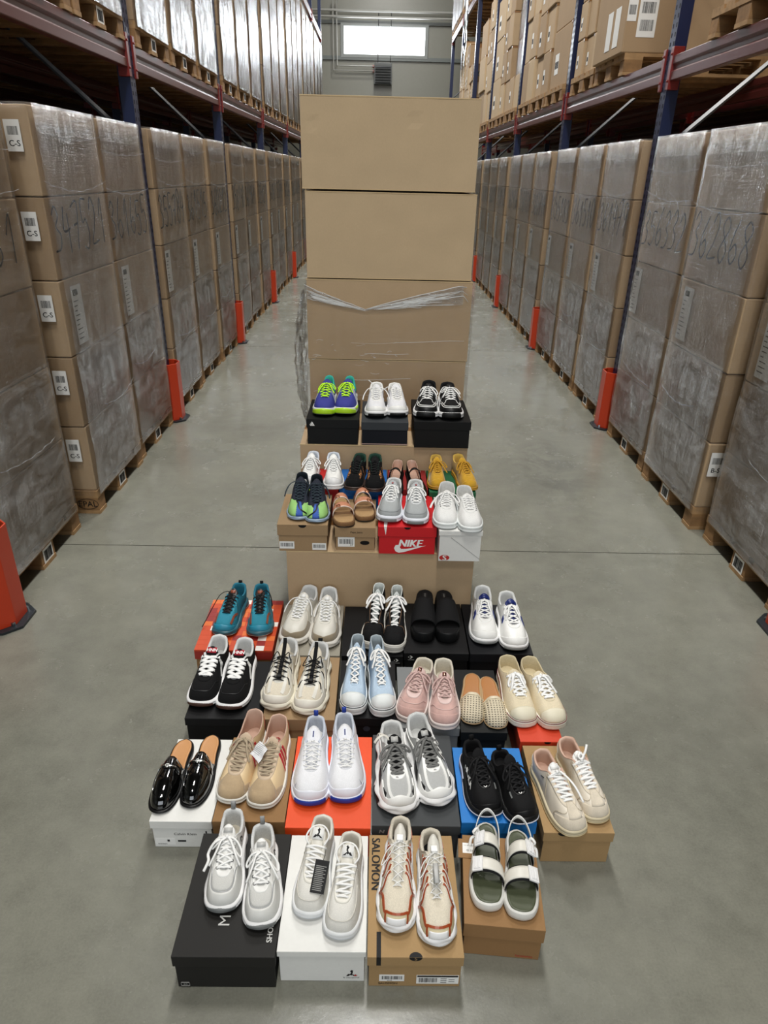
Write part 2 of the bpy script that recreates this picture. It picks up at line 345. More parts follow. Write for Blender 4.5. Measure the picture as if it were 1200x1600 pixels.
for side, X, nm in ((-1, XL, 'left'), (1, XR, 'right')):
    rz = 0 if side < 0 else pi
    for k, Y in enumerate(PY):
        tag(place(up0, 'u', (X, Y, 0), rz), 'dark blue slotted upright of the %s rack, %s from the camera' % (nm, ORD[k]), 'rack upright', 'rack uprights')
        tag(place(gd0, 'g', (X+.0*side, Y, 0), rz), 'orange steel post protector along the %s rack, %s from the camera' % (nm, ORD[k]), 'post protector', 'orange post protectors')
    for lv, zb in enumerate((2.40, 5.0)):
        for k in range(7):
            for dx, fr in ((0, 'front'), (-1.02, 'rear')):
                if fr == 'rear' and lv == 1: continue
                yy = PY[k] if side < 0 else PY[k]+2.8
                tag(place(bm0, 'b', (X+side*1.02*(fr == 'rear'), yy, zb), rz),
                    '%s red %s beam of the %s rack, in the %s bay' % ('lower' if lv == 0 else 'upper', fr, nm, ORD[k]), 'rack beam', 'rack beams')
# ---------------------------------------------------------------- pallets and wrapped loads
WOOD = M('wood', '#a5835a', 'pallet_wood'); WOOD2 = M('wood', '#8f6c45', 'pallet_block_wood')
def pallet_mesh():   # 0.8 along y, 1.2 deep in -x, aisle edge at x=0
    mb = MB()
    for y in (-.4, -.2275, -.05, .1275, .3): pass
    for a, b in ((-.4, -.255), (-.225, -.125), (-.0725, .0725), (.125, .225), (.255, .4)): mb.box(-1.2, 0, a, b, .122, .144)
    for x in (-.145, -.67, -1.2): mb.box(x, x+.145, -.4, .4, .1, .122)
    for a, b in ((-.4, -.3), (-.0725, .0725), (.3, .4)): mb.box(-1.2, 0, a, b, 0, .022)
    for x in (-.67, -1.2):
        for a, b in ((-.4, -.3), (-.0725, .0725), (.3, .4)): mb.box(x, x+.145, a, b, .022, .1)
    return mb
def block_mb(a, b): mb = MB(); mb.box(-.145, -.003, a, b, .022, .1); return mb
def film_mb(hx=1.19, wy=.835, z0=.115, z1=2.07, seed=0, amp=.006):
    """thin film hull, rounded corners, dips and wrinkles; mats 0 aisle, 1 ends/top, 2 bunched top band, 3 low"""
    mb = MB(); P = []; r = .03; n = 8
    def side(ax, ay, bx, by, k): return [(ax+(bx-ax)*i/k, ay+(by-ay)*i/k) for i in range(k)]
    x0, x1, y0, y1 = -hx, .008, -wy/2, wy/2
    ring = side(x1, y0+r, x1, y1-r, 26)+side(x1, y1-r, x1-r, y1, 4)+side(x1-r, y1, x0+r, y1, 12)+side(x0+r, y1, x0, y1-r, 3)+side(x0, y1-r, x0, y0+r, 8)+side(x0, y0+r, x0+r, y0, 3)+side(x0+r, y0, x1-r, y0, 12)+side(x1-r, y0, x1, y0+r, 4)
    N = len(ring); nz = 64; lay = (z1-.144)/5
    for j in range(nz+1):
        z = z0+(z1-z0)*j/nz
        for i, (x, y) in enumerate(ring):
            q = mnoise.noise(Vector((x*2+seed*7, y*5, z*4)))*.6+mnoise.noise(Vector((x*6+seed*7, y*13, z*9+3)))*.4
            d = amp*(q+.6)
            sag = .004*cos((z-.144)/lay*2*pi)
            nx_, ny_ = (1, 0) if i < 26 else ((0, 1) if i < 42 else ((-1, 0) if i < 56 else (0, -1)))
            if i >= 26 and not (i < 42 or i >= 56): pass
            mb.v.append((x+nx_*(d-sag*.5), y+ny_*(d*.5), z))
    for j in range(nz):
        z = z0+(z1-z0)*j/nz
        for i in range(N):
            a = j*N+i; b = j*N+(i+1) % N
            y = ring[i][1]; dip = z1-.10-.05*(1-(y/.42)**2)-.04*mnoise.noise(Vector((y*4, seed, 1)))
            if i < 26: mt = 2 if z > dip else (3 if z < z0+.80+.1*mnoise.noise(Vector((y*3, seed, 5))) else 0)
            else: mt = 1
            mb.f.append((a, b, b+N, a+N)); mb.m.append(mt)
    c = len(mb.v); mb.v.append(((x0+x1)/2, 0, z1-.004))
    for i in range(N): mb.f.append((nz*N+i, nz*N+(i+1) % N, c)); mb.m.append(1)
    return mb
CREASE = M('plastic', '#c9ccd0', 'film_crease_white')
def make_load(layers=5, h=.385, seed=0, label=True, mats=(FILM, FILM_CLEAR, FILM_TOP, FILM_LOW), wy=.80):
    r = empty('wrapped_pallet_load')
    p = pallet_mesh().build('pallet', WOOD, r)
    for a, b in ((-.4, -.3), (-.0725, .0725), (.3, .4)): block_mb(a, b).build('block', WOOD2, p, bevel=.002)
    mb = MB(); B = Basis((-.002, -.05, .02), (0, 1, 0), (0, 0, 1)); mb.bbox(B, 0, .1, 0, .085, 0, .0012, 0); mb.barcode(B, .01, .012, .08, .055, c=.0018, seed=seed)
    mb.build('block_label', [WHITE, INK], p)
    R_ = random.Random(seed)
    for k in range(layers):
        z = .144+k*h; mb = MB(); o = R_.uniform(-.006, .006); q = R_.uniform(-.006, .0)
        mb.box(-1.18+q, -.004+q, -wy/2+.006+o, wy/2-.006+o, z+.002, z+h-.003); mb.build('carton', [CARD, CARD2, CARD3][(seed+k) % 2], r, bevel=.005, segs=2)
    if label:
        yl = -.30 if seed != 1 else -.36
        B = Basis((.006, yl, .144+2.12*h), (0, 1, 0), (0, 0, 1)); mb = MB(); mb.bbox(B, 0, .13, 0, .30, 0, .001, 0); mb.barcode(B, .02, .25, .06, .03, c=.0016, seed=5)
        for k in range(9): mb.bbox(B, .015, .03+.05*R_.random(), .22-k*.024, .224-k*.024, 0, .0016, 1)
        mb.build('shipping_sheet', [WHITE, INK], r)
    if label:
        for q in range(3):
            mb = MB(); zc = (1.93, 1.71, .62)[q]+R_.uniform(-.05, .05); dp = R_.uniform(.02, .06); sl = R_.uniform(-.06, .06)*(q > 0); a, b = (-.40, .40) if q < 2 else (R_.uniform(-.40, -.1), R_.uniform(.15, .40))
            mb.tube([(.0175+.002*sin(k*2.1), a+(b-a)*k/18, zc+sl*k/18-dp*sin(pi*k/18)+.003*sin(k*1.7+q)) for k in range(19)], .0010, 5, flat=.7, upv=(1, 0, 0), rs=[.15+1.1*abs(sin(k*1.3+q*2+seed))**2 for k in range(19)])
            mb.build('film_crease', CREASE, r)
    film_mb(wy=wy+.01, z1=.144+layers*h+.006, seed=seed).build('stretch_film', list(mats), r, smooth=True)
    return r
DIG = {'0': [(.5, 1), (.15, .75), (.12, .3), (.45, 0), (.85, .25), (.88, .7), (.5, 1)],
 '1': [(.25, .6), (.62, 1), (.55, 0)], '2': [(.12, .75), (.45, 1), (.78, .72), (.5, .35), (.08, .02), (.95, .06)],
 '3': [(.15, .82), (.5, 1), (.75, .78), (.4, .55), (.78, .35), (.6, .05), (.05, .0)], '4': [(.35, 1), (.12, .48), (.85, .5), None, (.68, .85), (.6, -.05)],
 '5': [(.85, 1), (.25, .98), (.2, .55), (.6, .6), (.85, .3), (.55, 0), (.1, .05)], '6': [(.65, 1), (.25, .6), (.15, .2), (.5, 0), (.82, .2), (.6, .45), (.22, .3)],
 '7': [(.1, .9), (.85, .98), (.4, -.02), None, (.2, .5), (.75, .55)], '8': [(.5, .52), (.15, .8), (.5, 1), (.85, .78), (.5, .52), (.12, .2), (.5, -.05), (.85, .22), (.5, .52)],
 '9': [(.85, .7), (.5, .5), (.2, .75), (.5, 1), (.85, .8), (.7, 0)]}
def number(parent, txt, B, wd, ht, name='written_number'):
    mb = MB(); n = len(txt); cw = wd/n; R_ = random.Random(txt)
    for i, ch in enumerate(txt):
        seg = []; segs = [seg]
        for p in DIG[ch]:
            if p is None: seg = []; segs.append(seg); continue
            seg.append(p)
        sc_ = R_.uniform(.9, 1.12); dy = R_.uniform(-.06, .04)*ht
        for sg in segs:
            pts = [(i*cw+(p[0]*.92)*cw, dy+p[1]*ht*sc_) for p in sg]
            cp = catmull([(a, b, 0) for a, b in pts], 6)
            mb.tube([B(p.x, p.y, .0) for p in cp], .0056, 6, flat=.3, upv=B.n)
    return mb.build(name, INK, parent)
protoG = [make_load(seed=s) for s in (0, 1, 2)]
protoU = [make_load(h=.43, seed=s+4, label=False, mats=(FILM_HI, FILM_CLEAR, FILM_HI, FILM_HI)) for s in (0, 1)]
def place_load(plist, i, X, Y, z, side, group, label, num=None):
    key = id(plist[i]); c = place(plist[i], key, (X, Y, z), 0 if side < 0 else pi)
    tag(c, label, 'pallet load', group)
    if num: NUMS.append((c, num))
    return c
NUMS = []
NL = ['34561', '347521', '361655', '355784', '361515', '360212', '358190', '361904', '355127', '360833', '357741', '361286', '358830', '360455', '356972', '359118', '361370', '357206', '360991', '358364', '355903']
NR = ['361277', '362868', '356332', '361479', '361510', '355183', '360744', '358121', '361936', '357452', '360317', '359803', '356640', '361155', '358972', '360186', '357819', '361663', '359034', '356218', '360590']
slots = []
for k in range(7):
    for j in range(3): slots.append(2.53+2.8*k+.53+j*.87)
YLs = list(slots); YRs = list(slots)
YLs[0], YLs[1], YLs[2] = 3.025, 3.99, 4.82
YRs[0], YRs[1], YRs[2] = 3.02, 3.91, 4.76
for i in range(21):
    pr = (1, 0, 2)[i % 3]
    nm = 'wrapped pallet of cartons marked %s, left rack floor, %s from the camera' % (NL[i], ORD[i]) if i < 4 else 'wrapped pallet of cartons, left rack floor, %s from the camera' % ORD[i]
    l = place_load(protoG, pr, (-1.65, -1.60, -1.615)[i] if i < 3 else -1.62-(.015 if i % 3 == 1 else 0), YLs[i], 0, -1, 'wrapped loads on the floor of the left rack', nm, NL[i])
    if i == 1: LB = l
    if i == 2: LC = l
    nm = 'wrapped pallet of cartons marked %s, right rack floor, %s from the camera' % (NR[i], ORD[i]) if i < 4 else 'wrapped pallet of cartons, right rack floor, %s from the camera' % ORD[i]
    l = place_load(protoG, (0, 2, 1)[i % 3], (1.87, 1.825, 1.84)[i] if i < 3 else 1.845, YRs[i], 0, 1, 'wrapped loads on the floor of the right rack', nm, NR[i])
    if i == 1: RB = l
    place_load(protoU, i % 2, -1.63, YLs[i], 2.542, -1, 'wrapped loads on the left rack beams', 'shiny wrapped pallet load up on the left rack beams, %s from the camera' % ORD[i])
for k in range(4, 7):
    for j in range(3):
        y = PY[k]+.53+j*.87
        place_load(protoG, (j+k) % 3, 1.86, y, 5.142, 1, 'wrapped loads on the top beams', 'wrapped pallet load on the topmost right beams, %s from the far end' % ORD[20-(k*3+j)])
for c, num in NUMS: number(c, num, Basis((.001, -.37, 1.43), (0, 1, 0), (0, 0, 1)), .72, .22)
def make_rear(h):  # added rows behind the racks, block light so the gaps stay dark
    r = empty('added_rear_load'); p = pallet_mesh().build('pallet', WOOD, r)
    for k in range(5): z = .144+k*h; mb = MB(); mb.box(-1.16, -.01, -.40, .40, z+.002, z+h-.003); mb.build('carton', CARD2, r, bevel=.008)
    return r
rear0, rear1 = make_rear(.385), make_rear(.43)
for side, X, nm in ((-1, -2.95, 'left'), (1, 3.2, 'right')):
    for i in range(21):
        Y = PY[i//3]+.53+(i % 3)*.87
        tag(place(rear0, 'rr0', (X, Y, 0), 0 if side < 0 else pi), 'added carton pallet in the dark row behind the %s rack, %s from the camera' % (nm, ORD[i]), 'pallet load', 'added rear row loads blocking light')
        tag(place(rear1, 'rr1', (X, Y, 2.542), 0 if side < 0 else pi), 'added raised carton pallet in the dark row behind the %s rack, %s from the camera' % (nm, ORD[i]), 'pallet load', 'added rear row upper loads blocking light')
    for k in range(7):
        tag(place(bm0, 'b', (X, PY[k] if side < 0 else PY[k]+2.8, 2.40), 0 if side < 0 else pi), 'red beam of the added dark row behind the %s rack, %s bay' % (nm, ORD[k]), 'rack beam', 'rear row beams')
        tag(place(bm0, 'b', (X+side*1.02, PY[k] if side < 0 else PY[k]+2.8, 2.40), 0 if side < 0 else pi), 'rearmost red beam of the added row behind the %s rack, %s bay' % (nm, ORD[k]), 'rack beam', 'rearmost beams')
# C-S and B-S stickers on the carton ends that face the camera
def sticker(parent, B, txt, wd=.072, ht=.13, seed=1):
    mb = MB(); mb.bbox(B, 0, wd, 0, ht, 0, .001, 0); mb.barcode(B, .012, ht*.52, wd-.024, ht*.27, c=.0014, seed=seed); mb.text(B, txt, ht*.27, wd/2, ht*.17, 1, c=.0016, align='C', bold=.015)
    return mb.build('sticker', [WHITE, INK], parent)
for k in range(5):
    if k: sticker(LB, Basis((-.115, -.4175, .144+k*.385+.19), (1, 0, 0), (0, 0, 1)), 'C-S', seed=k)
sticker(LB, Basis((-.115, -.4175, .144+.19), (1, 0, 0), (0, 0, 1)), 'C-S', seed=9)
for k in (3, 4): sticker(LC, Basis((-.09, -.4175, .144+k*.385+.17), (1, 0, 0), (0, 0, 1)), 'C-S', wd=.07, seed=k)
sticker(RB, Basis((-.02, .4175, .144+.2), (-1, 0, 0), (0, 0, 1)), 'B-S', wd=.08, ht=.14, seed=4)
mb = MB(); B = Basis((-.13, -.402, .025), (1, 0, 0), (0, 0, 1)); mb.text(B, 'EPAL', .05, .065, .022, 0, align='C', c=.0016)
mb.tube([B(.065+.06*cos(t*pi/12), .038+.032*sin(t*pi/12), .001) for t in range(25)], .0016, 5, flat=.3, upv=(0, -1, 0)); mb.build('stamp', INK, LB)
# second level at the far end of the right rack, right rack level one: loose cartons on pallets
pal0 = empty('pallet'); pallet_mesh().build('deck', WOOD, pal0)
for a, b in ((-.4, -.3), (-.0725, .0725), (.3, .4)): block_mb(a, b).build('block', WOOD2, pal0, bevel=.002)
def upper_carton(x, y, z, dx, dy, dz, m, label, wrap=False, lab=True, tape=True, seed=1, rz=0):
    """x,y = centre"""
    r = empty('carton', (x, y, z), rz); tag(r, label, 'carton', 'cartons on the right rack beams')
    mb = MB(); mb.box(-dx/2, dx/2, -dy/2, dy/2, 0, dz); mb.build('box', m, r, bevel=.008)
    if tape:
        mb = MB(); mb.box(-.03, .03, -dy/2-.002, dy/2+.002, dz-.07, dz+.002); mb.box(-dx/2-.002, dx/2+.002, -dy/2-.0015, -dy/2+.03, dz-.02, dz+.0015); mb.build('tape', TAPE, r)
    if lab:
        B = Basis((-dx/2-.0005, dy*.30, dz*.25), (0, -1, 0), (0, 0, 1)); mb = MB(); mb.bbox(B, 0, dy*.22, 0, dz*.35, 0, .001, 0); mb.barcode(B, .01, dz*.1, dy*.22-.02, dz*.12, seed=seed); mb.build('label', [WHITE, INK], r)
    return r
RND = random.Random(5)
NZN = ['bottom', 'second', 'third', 'fourth', 'fifth', 'sixth', 'top']
pstarts = [(2.66, 0), (3.9, 0), (6.24, 1), (7.09, 2), (8.25, 3), (9.11, 4), (9.97, 5), (11.05, 6), (11.91, 4), (12.77, 3), (13.85, 5), (14.75, 3), (16.65, 2), (17.6, 4), (18.45, 5)]
for pi_, (ys, typ) in enumerate(pstarts):
    po = place(pal0, 'pal', (1.86, ys+.4, 2.542), pi)
    tag(po, 'wooden pallet on the right rack beams, %s from the camera' % ORD[pi_], 'pallet', 'pallets on the right rack beams')
    z0 = 2.542+.144; own = 'on %s right upper pallet' % ORD[pi_]
    def stack(nx, ny, nz, dz, x0=1.87, yy=ys, W=.78, D=1.1, **k):
        for iy in range(ny):
            for iz in range(nz):
                for ix in range(nx):
                    if ix > 0 and iy > 0: continue
                    d = D/nx; wy = W/ny; jx = RND.uniform(0, .03)
                    upper_carton(x0+d*(ix+.5)+jx, yy+wy*(iy+.5), z0+iz*dz, d-.012, wy-.012, dz-.006, RND.choice([CARD, CARD2, CARD3, CARD]),
                        'brown carton %s, column %d, layer %s%s' % (own, iy+1, NZN[min(iz, 6)] if iz else 'lowest', ', %s row' % ORD[ix] if nx > 1 else ''), seed=iz+iy*7+ix, lab=(ix == 0 or iy == 0) and RND.random() < .7)
    if typ == 0:
        upper_carton(2.15, ys+.42, z0, .5, .7, .32, CARD2, 'dark brown carton %s, in the shade of the rack' % own, tape=False)
        upper_carton(2.2, ys+.40, z0+.325, .6, .76, .4, CARD, 'film-covered carton %s, topmost of its stack' % own, tape=False)
    if typ == 1:
        a = upper_carton(2.21, ys+.4, z0, .76, .80, .56, CARD2, 'large carton with two barcode sheets on the right rack beams near the camera', lab=False)
        B = Basis((-.29, -.4008, .10), (1, 0, 0), (0, 0, 1)); mb = MB(); mb.bbox(B, 0, .14, 0, .27, 0, .001, 0); mb.barcode(B, .02, .15, .10, .07, seed=3); mb.barcode(B, .02, .04, .10, .07, seed=4); mb.build('barcode_sheet', [WHITE, INK], a)
        B = Basis((-.375, -.4008, .20), (1, 0, 0), (0, 0, 1)); mb = MB(); mb.bbox(B, 0, .07, 0, .13, 0, .001, 0); mb.barcode(B, .01, .04, .05, .06, seed=6); mb.build('label', [WHITE, INK], a)
        for yy in (-.12, .08):
            B = Basis((-.3808, yy, .06), (0, -1, 0), (0, 0, 1)); mb = MB(); mb.bbox(B, 0, .13, 0, .26, 0, .001, 0); mb.build('label', [WHITE, INK], a)
        b = upper_carton(2.21, ys+.4, z0+.565, .78, .80, .6, CARD, 'large brown carton with amber tape standing on the biggest barcode carton', lab=False)
        B = Basis((-.3, -.4008, .1), (1, 0, 0), (0, 0, 1)); mb = MB(); mb.bbox(B, 0, .3, 0, .16, 0, .001, 0); mb.build('label', [WHITE, INK], b)
    if typ == 2: stack(1, 3, 4, .30, D=.42)
    if typ == 3: stack(1, 1, 3, .55, D=.62)
    if typ == 4: stack(2, 2, 4, .42, D=.9)
    if typ == 5: stack(1, 2, 4, .46, D=.6)
    if typ == 6:
        stack(1, 2, 1, .42, D=.6)
        for iz in range(3):
            o = upper_carton(2.2, ys+.42, z0+.424+iz*.45, .5, .5, .44, CARD3, 'bare carton inside a shiny film-wrapped column %s, %s of its stack' % (own, NZN[iz]), tape=False, lab=False)
            fm = MB(); fm.box(-.256, .256, -.256, .256, -.003, .443); fm.build('film_wrap', FILM_HI, o, bevel=.02)
def sheet(P, nu, nv, name, mats, parent=None):
    mb = MB(); mb.grid(P, nu, nv); return mb.build(name, mats, parent, smooth=True)
hs = sheet(lambda i, j: (1.80+.05*mnoise.noise(Vector((i*.6, j*.4, 2))), 17.6+i*.07+.02*sin(j*.7), 5.15-j*.1*(1+.3*sin(i*1.1))), 8, 14, 'hanging_film', FILM_TOP)
tag(hs, 'loose strip of whitish film hanging from the upper right beams', 'plastic film')
# ---------------------------------------------------------------- central tower and step cartons
def carton(name, x0, x1, y0, y1, z0, z1, label, m=CARD3, dents=(), group='cartons stacked in the aisle'):
    r = empty(name, ((x0+x1)/2, y0, z0)); tag(r, label, 'carton', group); w2 = (x1-x0)/2; H = z1-z0; D = y1-y0
    mb = MB(); nx, nz = 30, 16
    mb.grid(lambda i, j: (-w2+2*w2*i/(nx-1), .0015*mnoise.noise(Vector((i*.2+z0*9, j*.25, 1)))+sum(.004*exp(-(((-w2+2*w2*i/(nx-1))-dx)**2+(H*j/(nz-1)-dz)**2)/.0006) for dx, dz in dents)*(1 if 0 < i < nx-1 and 0 < j < nz-1 else 0), H*j/(nz-1)), nx, nz)
    k = len(mb.v); mb.add([(-w2, 0, 0), (w2, 0, 0), (w2, D, 0), (-w2, D, 0), (-w2, 0, H), (w2, 0, H), (w2, D, H), (-w2, D, H)], [(0, 3, 2, 1), (4, 5, 6, 7), (3, 7, 6, 2), (0, 4, 7, 3), (1, 2, 6, 5)])
    mb.build('box', m, r)
    mb = MB(); mb.box(-w2-.0004, w2+.0004, D/2-.0015, D/2+.0015, H-.0015, H+.0006); mb.build('flap_seam', CARDEDGE, r)
    mb = MB(); mb.box(-w2-.0012, w2+.0012, -.0012, .004, H-.0045, H+.001); mb.box(-w2-.0012, w2+.0012, -.0012, .004, -.000, .004); mb.build('folded_edge', CARDEDGE, r, bevel=.0008)
    mb = MB(); mb.box(-w2-.0008, -w2+.05, -.0006, .02, .0, H*.25) if False else mb.box(-w2-.001, w2+.001, D/2-.025, D/2+.025, H+.0006, H+.0012); mb.build('tape', TAPE, r)
    return r
tp = place(pal0, 'pal', (.055, 3.55, 0), -pi/2); tp.location = (.055, 3.55, 0); tp.rotation_euler = (0, 0, -pi/2)
tag(tp, 'wooden pallet on the floor beneath the tall tower of cartons in the aisle', 'pallet')
carton('large_carton', -.352, .464, 3.55, 4.15, .146, .545, 'large carton at the very bottom of the tower, mostly hidden behind the step cartons')
carton('large_carton', -.352, .464, 3.55, 4.15, .548, .943, 'large carton just behind the running shoes, fourth from the top of the tower', m=CARD)
c3 = carton('large_carton', -.357, .470, 3.55, 4.15, .947, 1.343, 'large carton with torn film across its front, third from the tower top', m=CARD)
carton('large_carton', -.352, .460, 3.55, 4.15, 1.349, 1.738, 'plain large brown carton, second from the top of the tower')
carton('large_carton', -.364, .448, 3.548, 4.15, 1.747, 2.126, 'plain large brown carton with a small dent, topmost of the tower', dents=((-.355, .27), (.11, .29)))
carton('large_carton', -.358, .438, 3.05, 3.53, .003, .66, 'brown carton that carries the three black boxes of running shoes', m=CARD)
carton('large_carton', -.368, .425, 2.505, 3.04, .003, .388, 'lowest brown step carton with the red and the kraft shoe boxes on it', m=CARD)
# torn stretch film around the third and fourth cartons
def vtop(x):
    if x < 0: t = (x+.36)/.28; return 1.315-.10*min(1, max(0, t))**1.1
    return 1.315
fr = empty('torn_stretch_film', (.055, 3.55, .56)); tag(fr, 'torn clear stretch film wrapped round the third and fourth cartons of the tower', 'plastic film')
def topline(u):   # u 0..1 across the front
    if u < .36: return 1.318-.115*(u/.36)**.9
    return 1.203+.14*((u-.36)/.64)**.9 if u < .93 else 1.335-.06*(u-.93)/.07
NXF = 60; NZF = 40
mb = MB()
def PF(i, j):
    u = i/(NXF-1); x = -.368+.85*u; z0 = .56; z1 = topline(u); t = j/(NZF-1); z = z0+(z1-z0)*t
    return (x-.055, -.006-.003*mnoise.noise(Vector((x*7, z*16, 0)))-.004*mnoise.noise(Vector((x*2, z*40, 4))), z-.56)
mb.grid(PF, NXF, NZF, flip=False)
for s_, x in ((-1, -.368), (1, .482)):
    mb.grid(lambda i, j: (x-.055+s_*.004*mnoise.noise(Vector((i*.5, j*.3, 3))), -.006+i*.04, j*(topline(0 if s_ < 0 else 1)-.56)/19), 16, 20)
mb.build('film', FILM_CLEAR, fr, smooth=True)
mb = MB(); mb.grid(lambda i, j: (-.368+.85*(.005+.93*i/50)-.055, -.0105-.002*mnoise.noise(Vector((i*.5, j*.8, 9))), topline(.005+.93*i/50)-.56-(.01+.075*(abs(.93*i/50-.36)/.5))*j/6), 51, 7)
mb.build('bunched_film', FILM_TOP, fr, smooth=True)
R_ = random.Random(3); mb = MB()
def crease(u0, u1, off, r_, wob=.004):
    pts = []
    for k in range(14):
        u = u0+(u1-u0)*k/13; x = -.368+.85*u; pts.append((x-.055, -.0115, topline(u)-.56-off*(abs(u-.36)/.5+.08)+wob*mnoise.noise(Vector((u*30, off*80, 2)))))
    mb.tube(pts, r_, 5, flat=.6, upv=(0, -1, 0))
for k in range(16):
    a = R_.uniform(0, .06); b = R_.uniform(.2, .36); crease(a, b, R_.uniform(0, .075), R_.uniform(.0006, .0016))
for k in range(26):
    a = R_.uniform(.36, .62); b = R_.uniform(a+.15, .97); crease(a, min(b, .97), R_.uniform(0, .085), R_.uniform(.0006, .0018))
crease(0, .36, 0, .0016); crease(.36, .95, 0, .002)
for k in range(34):
    x = R_.uniform(-.40, .05); z = R_.choice([.36, .40, .42, .30, .20, .22, .48, .1, .06])+R_.uniform(-.02, .02); L = R_.uniform(.01, .05) if k > 4 else R_.uniform(.1, .35)
    mb.tube([(min(.40, x+L*q/5), -.011, z+.003*sin(q+k)+L*.03*q/5) for q in range(6)], R_.uniform(.0004, .0011), 4, flat=.5, upv=(0, -1, 0))
mb.build('film_creases', M('plastic', '#d6d6d4', 'film_crease'), fr, smooth=True)
mb = MB()
def PB(i, j):
    t = j/39; q = i/11; z = 1.28-t*.80; wd = .02+.055*sin(pi*min(1, t*1.1))**.7
    return (-.368-wd*q-.055+.012*mnoise.noise(Vector((i*.9, j*.5, 0))), .02+.10*q+.03*mnoise.noise(Vector((i*.8, j*.45, 7))), z-.56)
mb.grid(PB, 12, 40); mb.build('loose_film_flap', FILM, fr, smooth=True)
# ---------------------------------------------------------------- shoe boxes
def shoe_box(x0, x1, yf, yr, zb, zt, label, m, mlid=None, lid=.04, over=.004, rz=0, extra=None, notch=None, group='shoe boxes'):
    """front face towards -y; lid overhangs the base"""
    w = x1-x0; D = yr-yf; H = zt-zb; r = empty('shoe_box', ((x0+x1)/2, yf, zb+.0005), radians(rz)); tag(r, label, 'shoe box', group)
    w2 = w/2; mb = MB(); mb.box(-w2+over, w2-over, over, D-over, 0, H-.004); mb.build('base', m, r, bevel=.0012)
    mb = MB(); t = .0016; L0 = H-lid
    mb.box(-w2, w2, 0, D, H-t, H); mb.box(-w2, w2, 0, t, L0, H-t); mb.box(-w2, w2, D-t, D, L0, H-t); mb.box(-w2, -w2+t, t, D-t, L0, H-t); mb.box(w2-t, w2, t, D-t, L0, H-t)
    mb.build('lid', mlid or m, r, bevel=.0009)
    if notch:
        nx, nz, nr = notch; mb = MB(); B = front(nx, -.0004, nz); pts = [(nr*cos(pi+pi*k/12), nr*.75*sin(pi+pi*k/12)) for k in range(13)]
        mb.poly(B, pts, .0004); mb.build('thumb_notch', DARK, r)
    if extra: extra(r, w2, D, H)
    return r
def plate(mb, B, a, b, wd, ht, seed=1, bars=True, lines=0):
    mb.bbox(B, a, a+wd, b, b+ht, 0, .0005, 0)
    if bars: mb.barcode(B, a+wd*.08, b+ht*.3, wd*.5 if lines else wd*.84, ht*.5, c=.0009, seed=seed)
    for k in range(lines): mb.bbox(B, a+wd*.64, a+wd*(.78+.14*random.random()), b+ht*(.75-.17*k), b+ht*(.80-.17*k), 0, .0009, 1)
def label_part(r, name, fn, mats=(WHITE, INK)):
    mb = MB(); fn(mb); return mb.build(name, list(mats), r)
GREYP = M('paper', '#8f8f8c'); REDP = M('paper', '#b3231f')
KR = M('card', '#a08258'); KR2 = M('card', '#9a7f5d'); KRB = M('card', '#8d6a42')
BK = M('matt', '#0b0b0d'); BK2 = M('matt', '#1b1a18', 'charcoal_card'); WH = M('paper', '#dcdcd8')
def ex_black(r, w2, D, H):
    B = top(0, 0, H); B2 = Basis((w2-.013, .035, H), (0, 1, 0), (-1, 0, 0))
    label_part(r, 'lid_text', lambda mb: mb.text(B2, 'SHOES', .019, 0, 0, 0, bold=.03, c=.0012), [M('paper', '#c9c9c6')])
    label_part(r, 'lid_logo', lambda mb: mb.text(Basis((-.008, .115, H), (0, 1, 0), (-1, 0, 0)), 'MEXX', .034, 0, 0, 0), [M('paper', '#c9c9c6')]) if False else label_part(r, 'lid_logo', lambda mb: mb.text(Basis((.000, .074, H), (0, 1, 0), (-1, 0, 0)), 'M', .04, 0, 0, 0), [M('paper', '#c9c9c6')])
    Bf = front(-w2+.012, .003, .008); label_part(r, 'corner_mark', lambda mb: (mb.bbox(Bf, 0, .022, 0, .001, 0, .0016, 0), mb.bbox(Bf, 0, .022, .013, .014, 0, .0016, 0), mb.bbox(Bf, 0, .001, 0, .014, 0, .0016, 0), mb.bbox(Bf, .021, .022, 0, .014, 0, .0016, 0), mb.text(Bf, 'M', .012, .011, .003, 0, align='C', c=.002)), [GREYP])
ROOST = [[(-.5, 0), (-.28, .34), (-.12, .30), (0, .55), (-.12, .82), (-.02, .86), (.05, 1), (.12, .9), (.22, .86), (.14, .78), (.16, .5), (.06, .36), (.5, 0), (.22, .04), (.1, .2), (0, .12), (-.1, .2), (-.25, .04)]]
def rooster(mb, B, size, mat=0, c=.0009):
    for pl in ROOST: mb.poly(B, [(a*size, b*size) for a, b in pl][::-1], c, mat)
def ex_white_rooster(r, w2, D, H):
    Bf = front(w2-.036, .0038, .022)
    label_part(r, 'logo', lambda mb: (rooster(mb, Bf, .026, 0, .0008), mb.text(Bf, 'le coq sportif', .0075, 0, -.008, 0, align='C'), mb.poly(Bf, [(.006, .002), (.016, .002), (.010, .008)], .0012, 1)), [INK, REDP])
